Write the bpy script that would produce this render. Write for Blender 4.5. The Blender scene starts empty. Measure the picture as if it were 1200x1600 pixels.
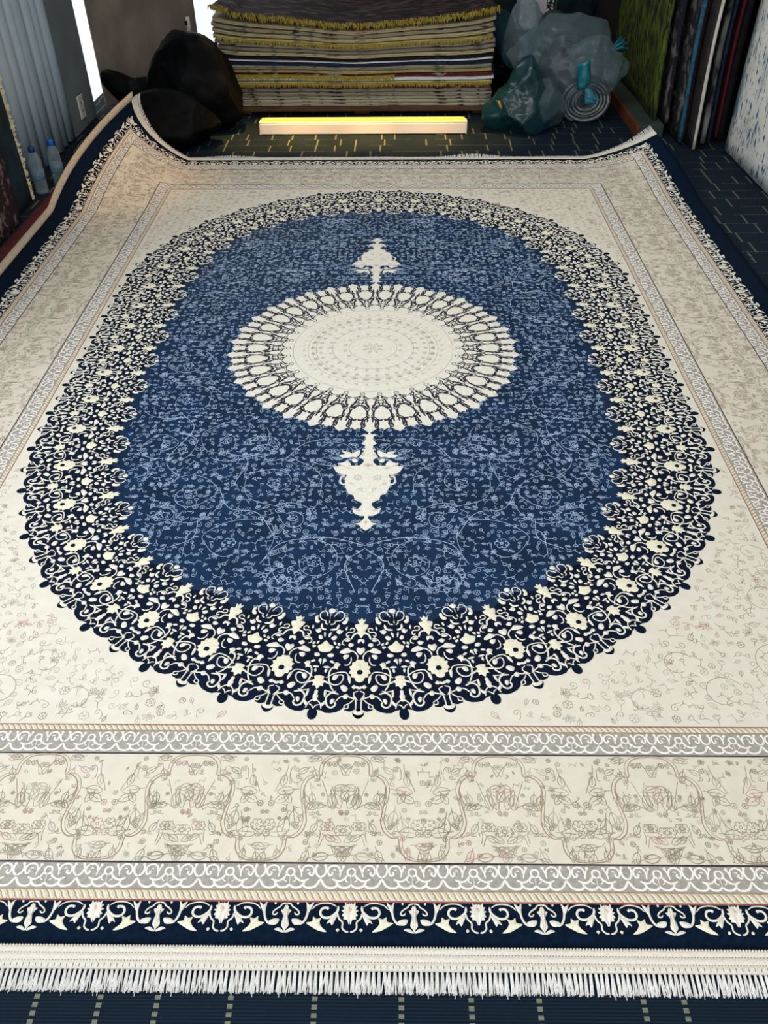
import bpy, math, random
import numpy as np
from mathutils import Matrix, Vector, noise
from mathutils.geometry import tessellate_polygon
C = bpy.context.scene
COL = C.collection
random.seed(7)
rng = np.random.default_rng(11)
PI = math.pi
TOP = 0.010                      # height of the rug's face above the floor

# ------------------------------------------------------------------ camera
right = Vector((0.9999190, 0.0106907, -0.0069042))
up = Vector((-0.0017855, 0.6549978, 0.7556287))
fwd = Vector((-0.0126005, 0.7555551, -0.6549639))
cd = bpy.data.cameras.new('camera')
cam = bpy.data.objects.new('camera', cd)
COL.objects.link(cam)
m = Matrix((right, up, -fwd)).transposed().to_4x4()
m.translation = Vector((0.077141, -2.609739, 1.487565 + TOP))
cam.matrix_world = m
cd.sensor_fit = 'VERTICAL'
cd.sensor_height = 36.0
cd.lens = 1287.57 / 1600.0 * 36.0
cd.clip_start = 0.02
C.camera = cam

# ------------------------------------------------------------------ colour management, world, lights
C.view_settings.view_transform = 'Standard'
C.view_settings.look = 'None'
C.view_settings.gamma = 1.0
C.view_settings.use_curve_mapping = False
C.view_settings.exposure = 0.0
w = bpy.data.worlds.new('world')
C.world = w
w.use_nodes = True
bg = w.node_tree.nodes['Background']
bg.inputs[0].default_value = (0.62, 0.78, 1.0, 1)
bg.inputs[1].default_value = 1.5


def area(name, loc, target, sx, sy, power, color=(1, 1, 1), spread=180):
    l = bpy.data.lights.new(name, 'AREA')
    l.shape = 'RECTANGLE'
    l.size = sx
    l.size_y = sy
    l.energy = power
    l.color = color
    l.spread = math.radians(spread)
    o = bpy.data.objects.new(name, l)
    COL.objects.link(o)
    o.location = loc
    o.rotation_euler = (Vector(target) - Vector(loc)).to_track_quat('-Z', 'Y').to_euler()
    return o


# daylight through the shop front behind the photographer
area('shop_front_daylight', (0.9, -4.3, 1.9), (0.0, 0.2, 0.0), 4.6, 2.2, 95, (1.0, 0.98, 0.95))
# daylight through the windows along the left wall
area('side_window_daylight', (-2.5, -0.6, 1.9), (0.6, 0.1, 0.0), 3.2, 1.6, 60, (0.95, 0.98, 1.0))
# daylight through the tall window in the far left corner
area('back_window_daylight', (-1.55, 4.3, 1.5), (-1.0, 1.2, 0.0), 1.1, 2.4, 20, (0.88, 0.94, 1.0))
# two added fill lights under the ceiling, evening out the rug's brightness
area('overhead_fill', (0.35, -0.9, 2.96), (0.35, -0.9, 0), 1.5, 0.9, 26, (1.0, 0.98, 0.94))
area('overhead_fill', (0.35, 1.2, 2.96), (0.35, 1.2, 0), 1.5, 0.9, 26, (1.0, 0.98, 0.94))
# added warm spots without real fittings, for the amber floor around the batten
for i, sx_ in enumerate((-.70, -.28, .14, .50)):
    sp = bpy.data.lights.new('added_warm_spot', 'SPOT')
    sp.energy = (850, 1300, 1100, 450)[i]
    sp.color = (1.0, 0.55, 0.12)
    sp.spot_size = math.radians(17)
    sp.spot_blend = 1.0
    sp.shadow_soft_size = 0.03
    spo = bpy.data.objects.new('added_warm_spot', sp)
    COL.objects.link(spo)
    spo.location = (sx_, 2.05, 2.7)
    spo.rotation_euler = (Vector((sx_, 2.46, 0)) - spo.location).to_track_quat('-Z', 'Y').to_euler()
sp2 = sp.copy()  # one more added spot, tinting the raised back left rug corner golden
sp2.energy = 75
sp2.color = (1.0, 0.50, 0.12)
sp2.spot_size = math.radians(30)
spo2 = bpy.data.objects.new('added_warm_spot', sp2)
COL.objects.link(spo2)
spo2.location = (-0.9, 1.9, 2.6)
spo2.rotation_euler = (Vector((-1.38, 1.72, 0)) - spo2.location).to_track_quat('-Z', 'Y').to_euler()

# ------------------------------------------------------------------ materials
def lin(c):
    return tuple((x / 255 / 12.92 if x / 255 <= 0.04045 else ((x / 255 + 0.055) / 1.055) ** 2.4) for x in c[:3]) + (1.0,)


def mat(name, c, c2=None, scale=40.0, rough=0.8, bump=0.0, bscale=600.0, spec=0.3, stretch=(1, 1, 1), lo=0.35, hi=0.65,
        sheen=0.0, metal=0.0, emit=0.0, detail=3.0):
    mt = bpy.data.materials.new(name)
    mt.use_nodes = True
    nt = mt.node_tree
    b = nt.nodes['Principled BSDF']
    b.inputs['Roughness'].default_value = rough
    b.inputs['Specular IOR Level'].default_value = spec
    b.inputs['Metallic'].default_value = metal
    if sheen:
        b.inputs['Sheen Weight'].default_value = sheen
        b.inputs['Sheen Roughness'].default_value = 0.4
    tc = nt.nodes.new('ShaderNodeTexCoord')
    mp = nt.nodes.new('ShaderNodeMapping')
    mp.inputs['Scale'].default_value = stretch
    nt.links.new(tc.outputs['Object'], mp.inputs[0])
    n = nt.nodes.new('ShaderNodeTexNoise')
    n.inputs['Scale'].default_value = scale
    n.inputs['Detail'].default_value = detail
    nt.links.new(mp.outputs[0], n.inputs['Vector'])
    r = nt.nodes.new('ShaderNodeValToRGB')
    r.color_ramp.elements[0].position = lo
    r.color_ramp.elements[1].position = hi
    r.color_ramp.elements[0].color = lin(c)
    r.color_ramp.elements[1].color = lin(c2 if c2 else tuple(min(255, x * 1.08 + 1) for x in c))
    nt.links.new(n.outputs['Fac'], r.inputs[0])
    nt.links.new(r.outputs[0], b.inputs['Base Color'])
    if emit:
        nt.links.new(r.outputs[0], b.inputs['Emission Color'])
        b.inputs['Emission Strength'].default_value = emit
    if bump:
        n2 = nt.nodes.new('ShaderNodeTexNoise')
        n2.inputs['Scale'].default_value = bscale
        nt.links.new(tc.outputs['Object'], n2.inputs['Vector'])
        bm_ = nt.nodes.new('ShaderNodeBump')
        bm_.inputs['Strength'].default_value = bump
        bm_.inputs['Distance'].default_value = 0.002
        nt.links.new(n2.outputs['Fac'], bm_.inputs['Height'])
        nt.links.new(bm_.outputs[0], b.inputs['Normal'])
    return mt


M = dict(
    cream=mat('cream_pile', (212, 202, 182), (217, 208, 189), 30, bump=0.25, bscale=900),
    cream2=mat('ivory_ground_pile', (216, 208, 190), (221, 214, 197), 30, bump=0.25, bscale=900),
    iv=mat('ivory_pile', (216, 210, 194), (228, 223, 208), 90, bump=0.2, bscale=900),
    wh=mat('white_lace_pile', (224, 218, 208), (236, 231, 223), 90),
    gold=mat('pale_gold_pile', (216, 208, 178), (230, 224, 202), 160),
    rose=mat('rose_pile', (206, 172, 158), (224, 204, 190), 120),
    redline=mat('red_thread', (138, 70, 66), (156, 92, 84), 60),
    brown=mat('brown_thread', (150, 126, 98), (170, 146, 118), 60),
    grey=mat('grey_lace_ground', (150, 143, 132), (166, 160, 148), 120),
    nv=mat('navy_border_pile', (3, 17, 33), (6, 24, 44), 90, rough=0.85, spec=0.08, bump=0.2),
    field=mat('blue_field_pile', (4, 31, 56), (8, 42, 74), 9, rough=0.6, bump=0.15, sheen=0.03, spec=0.14),
    dk=mat('dark_navy_outline_pile', (20, 22, 36), (28, 32, 50), 90),
    ring=mat('dark_ring_pile', (7, 15, 31), (10, 22, 44), 30, spec=0.08),
    blue=mat('pale_blue_thread', (140, 162, 190), (166, 184, 206), 60, rough=0.5, spec=0.4),
    line=mat('black_thread', (44, 42, 44), (58, 54, 54), 60),
    tan=mat('taupe_thread', (136, 124, 108), (162, 150, 132), 30),
    sage=mat('sage_thread', (160, 158, 142), (180, 176, 160), 30),
    mauve=mat('mauve_thread', (168, 126, 124), (186, 150, 146), 30),
    rope=mat('gold_rope_pile', (206, 190, 150), (222, 208, 176), 120),
    sidebind=mat('tan_side_binding', (168, 152, 130), (188, 172, 150), 100),
    bind=mat('cotton_binding', (204, 196, 180), (222, 215, 200), 300, rough=0.7, bump=0.3),
    backing=mat('jute_backing', (180, 156, 124), (200, 178, 146), 200),
    tass=mat('silky_fringe_yarn', (214, 210, 204), (236, 233, 228), 300, rough=0.45, spec=0.5),
    hole=mat('binding_eyelet_shadow', (120, 100, 76), (140, 118, 92), 100),
)

# ------------------------------------------------------------------ mesh helpers


def link_mesh(name, V, F, mats, mi=None, parent=None, smooth=True):
    me = bpy.data.meshes.new(name)
    V = np.asarray(V, dtype=np.float32)
    if isinstance(F, np.ndarray):
        k = F.shape[1]
        me.vertices.add(len(V))
        me.vertices.foreach_set('co', V.ravel())
        me.loops.add(F.size)
        me.loops.foreach_set('vertex_index', F.ravel().astype(np.int32))
        me.polygons.add(len(F))
        me.polygons.foreach_set('loop_start', np.arange(0, F.size, k, dtype=np.int32))
        me.update(calc_edges=True)
    else:
        me.from_pydata(V.tolist(), [], F)
    for q in mats:
        me.materials.append(q)
    if mi is not None:
        me.polygons.foreach_set('material_index', np.asarray(mi, dtype=np.int32))
    if smooth:
        me.polygons.foreach_set('use_smooth', np.ones(len(me.polygons), dtype=bool))
    me.validate()
    me.update()
    o = bpy.data.objects.new(name, me)
    COL.objects.link(o)
    if parent:
        o.parent = parent
    return o


def empty(name, loc=(0, 0, 0), rz=0.0):
    o = bpy.data.objects.new(name, None)
    COL.objects.link(o)
    o.location = loc
    o.rotation_euler = (0, 0, rz)
    o.empty_display_size = 0.05
    return o


def tag(o, label, cat, group=None, kind=None):
    o['label'] = label
    o['category'] = cat
    if group:
        o['group'] = group
    if kind:
        o['kind'] = kind
    return o


def struct(o):
    o['kind'] = 'structure'
    return o


def stuff(o):
    o['kind'] = 'stuff'
    return o


class MB:
    """boxes, tubes, lathes and sheets gathered into one mesh"""

    def __init__(s):
        s.V, s.F, s.mi = [], [], []

    def add(s, V, F, k=0):
        n = len(s.V)
        s.V += [tuple(v) for v in V]
        s.F += [tuple(i + n for i in f) for f in F]
        s.mi += [k] * len(F)

    def box(s, c, d, k=0, b=0.0, rot=None):
        x, y, z = d[0] / 2, d[1] / 2, d[2] / 2
        b = min(b, x * .9, y * .9, z * .9)
        if b <= 0:
            V = [(sx * x, sy * y, sz * z) for sx in (-1, 1) for sy in (-1, 1) for sz in (-1, 1)]
            F = [(0, 1, 3, 2), (4, 6, 7, 5), (0, 4, 5, 1), (2, 3, 7, 6), (0, 2, 6, 4), (1, 5, 7, 3)]
        else:
            V, F = [], []
            rings = [(z, b), (z - b, 0), (-z + b, 0), (-z, b)]
            for zz, i in rings:
                a, e = x - i, y - i
                c_ = b
                V += [(a, -e + c_, zz), (a, e - c_, zz), (a - c_, e, zz), (-a + c_, e, zz), (-a, e - c_, zz), (-a, -e + c_, zz), (-a + c_, -e, zz), (a - c_, -e, zz)]
            for r in range(3):
                for i in range(8):
                    j = (i + 1) % 8
                    F.append((r * 8 + i, (r + 1) * 8 + i, (r + 1) * 8 + j, r * 8 + j))
            F.append(tuple(range(8)))
            F.append(tuple(reversed(range(24, 32))))
        R = rot or Matrix.Identity(3)
        V = [tuple(R @ Vector(v) + Vector(c)) for v in V]
        s.add(V, F, k)
        return s

    def lathe(s, prof, n=20, k=0, c=(0, 0, 0)):
        V, F = [], []
        for r, z in prof:
            for i in range(n):
                a = 2 * PI * i / n
                V.append((c[0] + r * math.cos(a), c[1] + r * math.sin(a), c[2] + z))
        for j in range(len(prof) - 1):
            for i in range(n):
                q = (i + 1) % n
                F.append((j * n + i, j * n + q, (j + 1) * n + q, (j + 1) * n + i))
        F.append(tuple(reversed(range(n))))
        F.append(tuple(range((len(prof) - 1) * n, len(prof) * n)))
        s.add(V, F, k)
        return s

    def tube(s, pts, r, n=8, k=0, flat=1.0):
        pts = [Vector(q) for q in pts]
        V, F = [], []
        for i, q in enumerate(pts):
            t = (pts[min(i + 1, len(pts) - 1)] - pts[max(i - 1, 0)]).normalized()
            a = t.orthogonal().normalized() if i == 0 else (a - t * a.dot(t)).normalized()
            b = t.cross(a)
            rr = r[i] if isinstance(r, (list, tuple)) else r
            for j in range(n):
                th = 2 * PI * j / n
                V.append(q + a * math.cos(th) * rr + b * math.sin(th) * rr * flat)
        for i in range(len(pts) - 1):
            for j in range(n):
                q = (j + 1) % n
                F.append((i * n + j, i * n + q, (i + 1) * n + q, (i + 1) * n + j))
        F.append(tuple(reversed(range(n))))
        F.append(tuple(range((len(pts) - 1) * n, len(pts) * n)))
        s.add(V, F, k)
        return s

    def sheet(s, fn, nu, nv, th, k=0):
        """thick sheet: fn(u, v) -> point, thickness along the surface normal"""
        P = [[Vector(fn(i / nu, j / nv)) for j in range(nv + 1)] for i in range(nu + 1)]
        V, F = [], []
        W = (nv + 1)
        for sd in (0, 1):
            for i in range(nu + 1):
                for j in range(nv + 1):
                    du = P[min(i + 1, nu)][j] - P[max(i - 1, 0)][j]
                    dv = P[i][min(j + 1, nv)] - P[i][max(j - 1, 0)]
                    nn = du.cross(dv)
                    nn = nn.normalized() if nn.length > 1e-12 else Vector((0, 0, 1))
                    V.append(P[i][j] - nn * th * sd)
        N = (nu + 1) * W
        for i in range(nu):
            for j in range(nv):
                a = i * W + j
                F.append((a, a + W, a + W + 1, a + 1))
                F.append((N + a, N + a + 1, N + a + W + 1, N + a + W))
        for i in range(nu):
            a = i * W
            F.append((a, N + a, N + a + W, a + W))
            a = i * W + nv
            F.append((a, a + W, N + a + W, N + a))
        for j in range(nv):
            a = j
            F.append((a, a + 1, N + a + 1, N + a))
            a = nu * W + j
            F.append((a, N + a, N + a + 1, a + 1))
        s.add(V, F, k)
        return s

    def build(s, name, mats, parent=None, smooth=True):
        if not isinstance(mats, (list, tuple)):
            mats = [mats]
        return link_mesh(name, s.V, s.F, mats, s.mi, parent, smooth)


def autosmooth(o, ang=35):
    me = o.data
    import bmesh
    bm = bmesh.new()
    bm.from_mesh(me)
    for e in bm.edges:
        if len(e.link_faces) == 2:
            if e.calc_face_angle(0) > math.radians(ang):
                e.smooth = False
    bm.to_mesh(me)
    bm.free()
    return o

# ================================================================== ROOM SHELL
def floor_material():
    mt = bpy.data.materials.new('navy_carpet_tile')
    mt.use_nodes = True
    nt = mt.node_tree
    N, L = nt.nodes, nt.links
    b = N['Principled BSDF']
    b.inputs['Roughness'].default_value = 0.9
    b.inputs['Specular IOR Level'].default_value = 0.2
    tc = N.new('ShaderNodeTexCoord')
    sx = N.new('ShaderNodeSeparateXYZ')
    L.new(tc.outputs['Object'], sx.inputs[0])

    def mth(op, a, b_=None, c_=None):
        q = N.new('ShaderNodeMath')
        q.operation = op
        for i, v in enumerate((a, b_, c_)):
            if v is None:
                continue
            if isinstance(v, (int, float)):
                q.inputs[i].default_value = v
            else:
                L.new(v, q.inputs[i])
        return q.outputs[0]

    def wn(a, b_, seed):
        q = N.new('ShaderNodeTexWhiteNoise')
        q.noise_dimensions = '3D'
        cb = N.new('ShaderNodeCombineXYZ')
        L.new(a, cb.inputs[0])
        if b_ is not None:
            L.new(b_, cb.inputs[1])
        cb.inputs[2].default_value = seed
        L.new(cb.outputs[0], q.inputs['Vector'])
        return q.outputs['Value']
    X, Y = sx.outputs[0], sx.outputs[1]
    R = 0.105
    yr = mth('DIVIDE', Y, R)
    rowi = mth('FLOOR', yr)
    fy = mth('FRACT', yr)
    xs = mth('ADD', mth('DIVIDE', X, 0.125), mth('MULTIPLY', wn(rowi, None, 1.0), 1.0))
    coli = mth('FLOOR', xs)
    fx = mth('FRACT', xs)
    jit = mth('MULTIPLY', wn(coli, rowi, 2.0), 0.5)
    dv = mth('ABSOLUTE', mth('SUBTRACT', fx, mth('ADD', jit, 0.2)))
    vline = mth('LESS_THAN', dv, 0.036)
    vkeep = mth('GREATER_THAN', wn(coli, rowi, 3.0), 0.22)
    dash = mth('GREATER_THAN', mth('SINE', mth('MULTIPLY', Y, 2 * PI / 0.0125)), -0.25)
    vl = mth('MULTIPLY', mth('MULTIPLY', vline, vkeep), dash)
    hline = mth('LESS_THAN', fy, 0.035)
    hkeep = mth('GREATER_THAN', wn(coli, rowi, 5.0), 0.35)
    dash2 = mth('GREATER_THAN', mth('SINE', mth('MULTIPLY', X, 2 * PI / 0.016)), -0.45)
    hl = mth('MULTIPLY', mth('MULTIPLY', mth('MULTIPLY', hline, hkeep), dash2), 0.6)
    ln = mth('MAXIMUM', vl, hl)
    wv = N.new('ShaderNodeTexWave')
    wv.bands_direction = 'Y'
    wv.inputs['Scale'].default_value = 60
    wv.inputs['Distortion'].default_value = 0.4
    L.new(tc.outputs['Object'], wv.inputs['Vector'])
    ns = N.new('ShaderNodeTexNoise')
    ns.inputs['Scale'].default_value = 500
    L.new(tc.outputs['Object'], ns.inputs['Vector'])
    g = N.new('ShaderNodeValToRGB')
    g.color_ramp.elements[0].color = lin((4, 13, 20))
    g.color_ramp.elements[1].color = lin((14, 44, 68))
    L.new(mth('MULTIPLY', wv.outputs['Fac'], ns.outputs['Fac']), g.inputs[0])
    mx = N.new('ShaderNodeMix')
    mx.data_type = 'RGBA'
    L.new(mth('MULTIPLY', ln, 0.9), mx.inputs['Factor'])
    L.new(g.outputs[0], mx.inputs[6])
    mx.inputs[7].default_value = lin((116, 120, 98))
    L.new(mx.outputs[2], b.inputs['Base Color'])
    bp = N.new('ShaderNodeBump')
    bp.inputs['Strength'].default_value = 0.5
    bp.inputs['Distance'].default_value = 0.002
    L.new(wv.outputs['Fac'], bp.inputs['Height'])
    L.new(bp.outputs[0], b.inputs['Normal'])
    return mt


X0, X1, Y0, Y1, H = -1.86, 2.32, -4.5, 4.5, 3.0
struct(MB().box(((X0 + X1) / 2, 0, -.05), (X1 - X0 + .6, Y1 - Y0 + .6, .1)).build('floor', floor_material(), smooth=False))
wallm = mat('blue_grey_painted_wall', (128, 140, 146), (138, 150, 156), 4, rough=0.85)
darkw = mat('dark_back_wall', (40, 36, 36), (52, 46, 46), 3, rough=0.9)
whitew = mat('white_ceiling_paint', (196, 196, 192), (206, 206, 202), 3, rough=0.9)
struct(MB().box(((X0 + X1) / 2, 0, H + .05), (X1 - X0 + .6, Y1 - Y0 + .6, .1)).build('ceiling', whitew, smooth=False))
# left wall: solid behind the blinds, open window bay nearer the photographer and beside the pillar
wl = MB()
wl.box((X0 - .06, 1.9, H / 2), (.12, 1.94, H))
wl.box((X0 - .06, -4.0, H / 2), (.12, 1.0, H))
wl.box((X0 - .06, -1.3, .35), (.12, 4.5, .7))
wl.box((X0 - .06, -1.3, 2.8), (.12, 4.5, .4))
wl.box((X0 - .06, 4.1, H / 2), (.12, .9, H))
struct(wl.build('wall_left', wallm, smooth=False))
wr = MB().box((X1 + .06, 0, H / 2), (.12, Y1 - Y0, H))
struct(wr.build('wall_right', darkw, smooth=False))
wb = MB()
wb.box(((X1 - .78) / 2, Y1 + .06, H / 2), (X1 + .78, .12, H))
wb.box((-1.82, Y1 + .06, H / 2), (.1, .12, H))
struct(wb.build('wall_back', darkw, smooth=False))
wf = MB()
wf.box((-1.7, Y0 - .06, H / 2), (.4, .12, H))
wf.box((2.2, Y0 - .06, H / 2), (.3, .12, H))
wf.box((.2, Y0 - .06, 2.85), (4.2, .12, .3))
struct(wf.build('wall_front', wallm, smooth=False))


def emis(name, c, s):
    mt = bpy.data.materials.new(name)
    mt.use_nodes = True
    nt = mt.node_tree
    b = nt.nodes['Principled BSDF']
    b.inputs['Base Color'].default_value = (0, 0, 0, 1)
    b.inputs['Emission Color'].default_value = lin(c)
    b.inputs['Emission Strength'].default_value = s
    return mt


skyglow = emis('bright_daylight', (236, 242, 248), 1.15)
# tall window in the back wall, left corner: frame and a bright hazy pane
f = MB()
for x in (-1.75, -.80):
    f.box((x, Y1 + .03, 1.5), (.05, .08, 3.0))
f.box((-1.27, Y1 + .03, .03), (.9, .08, .06))
f.box((-1.27, Y1 + .03, 2.97), (.9, .08, .06))
w1 = struct(f.build('window_1', mat('white_window_frame', (206, 210, 212), None, 5), smooth=False))
MB().box((-1.27, Y1 + .05, 1.5), (.9, .01, 2.9)).build('pane', skyglow, w1, smooth=False)
# narrow window strip beside the pillar in the left wall
f = MB()
f.box((X0 - .03, 2.90, 1.5), (.06, .03, 3.0))
f.box((X0 - .03, 3.63, 1.5), (.06, .03, 3.0))
w2 = struct(f.build('window_2', mat('grey_window_frame', (120, 126, 130), None, 5), smooth=False))
MB().box((X0 - .05, 3.26, 1.5), (.01, .72, 3.0)).build('pane', skyglow, w2, smooth=False)

# ================================================================== THE PATTERNED RUG
# flat pattern coordinates (u across, v along, metres) are laid on the rug's real surface by bend()
HU, HV = 1.56, 2.033             # half size of the pile
SU = [1.053, 1.068, 1.123, 1.352, 1.405, 1.4226, HU]      # border joints measured across
SV = [1.586, 1.601, 1.6556, 1.885, 1.936, 1.9552, HV]     # and along


def bend(u, v, h=0.0):
    u = np.asarray(u, float)
    v = np.asarray(v, float)

    def pos(u, v):
        x, y, z = u.copy(), v.copy(), np.zeros_like(u)
        for s, u0, v0, A, p, B, D in ((-1, 1.05, 1.30, 0.31, 1.12, 0.27, 0.03), (1, 1.10, 1.42, 0.135, 1.3, 0.10, 0.03)):
            c = np.clip((s * u - u0) / (HU - u0), 0, 1.15) * np.clip((v - v0) / (HV - v0), 0, 1.15)
            z = z + A * c ** p
            x = x - s * B * c ** 2
            y = y - D * c ** 2
        e = np.clip(-u - HU, 0, 1)            # the left binding curls upwards
        z = z + e * 0.7
        x = x + e * 0.3
        return np.stack([x, y, z], -1)
    P = pos(u, v)
    d = 1e-3
    a = pos(u + d, v) - pos(u - d, v)
    b = pos(u, v + d) - pos(u, v - d)
    n = np.cross(a, b)
    n /= np.linalg.norm(n, axis=-1, keepdims=True) + 1e-12
    P[..., 2] += TOP
    return P + n * np.asarray(h)[..., None]


def catmull(pts, n=5, closed=False):
    P = np.asarray(pts, float)
    if len(P) < 3 and not closed:
        return P
    Q = np.vstack([P[-1], P, P[0], P[1]]) if closed else np.vstack([2 * P[0] - P[1], P, 2 * P[-1] - P[-2]])
    t = np.linspace(0, 1, n, endpoint=False)[:, None]
    out = []
    for i in range(1, len(Q) - 2):
        a, b, c, d = Q[i - 1], Q[i], Q[i + 1], Q[i + 2]
        out.append(0.5 * (2 * b + (c - a) * t + (2 * a - 5 * b + 4 * c - d) * t ** 2 + (3 * b - a - 3 * c + d) * t ** 3))
    out = np.vstack(out)
    return out if closed else np.vstack([out, P[-1]])


class Pat:
    """woven ornament: raised threads (ridge) and raised petals (dome) of one part of the rug"""

    def __init__(s, mats):
        s.mats = mats
        s.ch = []          # (V2, h, F, mat index, symmetry)

    def k(s, m):
        if m not in s.mats:
            s.mats.append(m)
        return s.mats.index(m)

    def ridge(s, P, wd, m, h0=0.0003, hh=0.0011, sym='', taper=True, closed=False):
        P = np.asarray(P, float)
        n = len(P)
        if n < 2:
            return
        T = np.gradient(P, axis=0)
        if closed:
            T[0] = T[-1] = P[1] - P[-2]
        T /= np.linalg.norm(T, axis=1, keepdims=True) + 1e-9
        N = np.stack([-T[:, 1], T[:, 0]], 1)
        wv = np.full(n, wd / 2)
        if taper and n > 3:
            wv[0] *= 0.45
            wv[-1] *= 0.45
        V = np.empty((n, 3, 2))
        V[:, 0] = P + N * wv[:, None]
        V[:, 1] = P
        V[:, 2] = P - N * wv[:, None]
        H = np.empty((n, 3))
        H[:, 0] = H[:, 2] = h0
        H[:, 1] = h0 + hh
        i = np.arange(n - 1) * 3
        F = np.concatenate([np.stack([i, i + 3, i + 4], 1), np.stack([i, i + 4, i + 1], 1), np.stack([i + 1, i + 4, i + 5], 1), np.stack([i + 1, i + 5, i + 2], 1)])
        s.ch.append((V.reshape(-1, 2), H.ravel(), F, s.k(m), sym))

    def dome(s, P, m, h0=0.0003, hh=0.0012, sym=''):
        P = np.asarray(P, float)
        n = len(P)
        if n < 3:
            return
        ar = 0.5 * np.sum(P[:, 0] * np.roll(P[:, 1], -1) - np.roll(P[:, 0], -1) * P[:, 1])
        if ar < 0:
            P = P[::-1]
        c = P.mean(0)
        V = np.vstack([P, c + (P - c) * 0.72, c])
        H = np.concatenate([np.full(n, h0), np.full(n, h0 + hh), [h0 + hh * 1.15]])
        i = np.arange(n)
        j = (i + 1) % n
        F = np.concatenate([np.stack([i, j, j + n], 1), np.stack([i, j + n, i + n], 1), np.stack([i + n, j + n, np.full(n, 2 * n)], 1)])
        s.ch.append((V, H, F, s.k(m), sym))

    def plate(s, P, m, h0, sym=''):
        """flat inlay that follows a concave outline, with an edge down to the pile"""
        P = np.asarray(P, float)
        n = len(P)
        T = np.array(tessellate_polygon([[Vector((a, b, 0)) for a, b in P]]))
        V = np.vstack([P, P, P])
        H = np.concatenate([np.full(n, h0), np.full(n, h0), np.full(n, 0.0)])
        i = np.arange(n)
        j = (i + 1) % n
        F = np.concatenate([T, np.stack([i + n, i + 2 * n, j + 2 * n], 1), np.stack([i + n, j + 2 * n, j + n], 1)])
        s.ch.append((V, H, F, s.k(m), sym))

    def build(s, name, parent):
        VV, HH, FF, MI = [], [], [], []
        o = 0
        for V, H, F, k, sym in s.ch:
            for su in ((1, -1) if 'u' in sym else (1,)):
                for sv in ((1, -1) if 'v' in sym else (1,)):
                    VV.append(V * (su, sv))
                    HH.append(H)
                    FF.append((F if su * sv > 0 else F[:, ::-1]) + o)
                    MI.append(np.full(len(F), k))
                    o += len(V)
        V = np.vstack(VV)
        P = bend(V[:, 0], V[:, 1], np.concatenate(HH))
        ob = link_mesh(name, P, np.vstack(FF), [M[q] for q in s.mats], np.concatenate(MI), parent)
        return stuff(ob)


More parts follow.
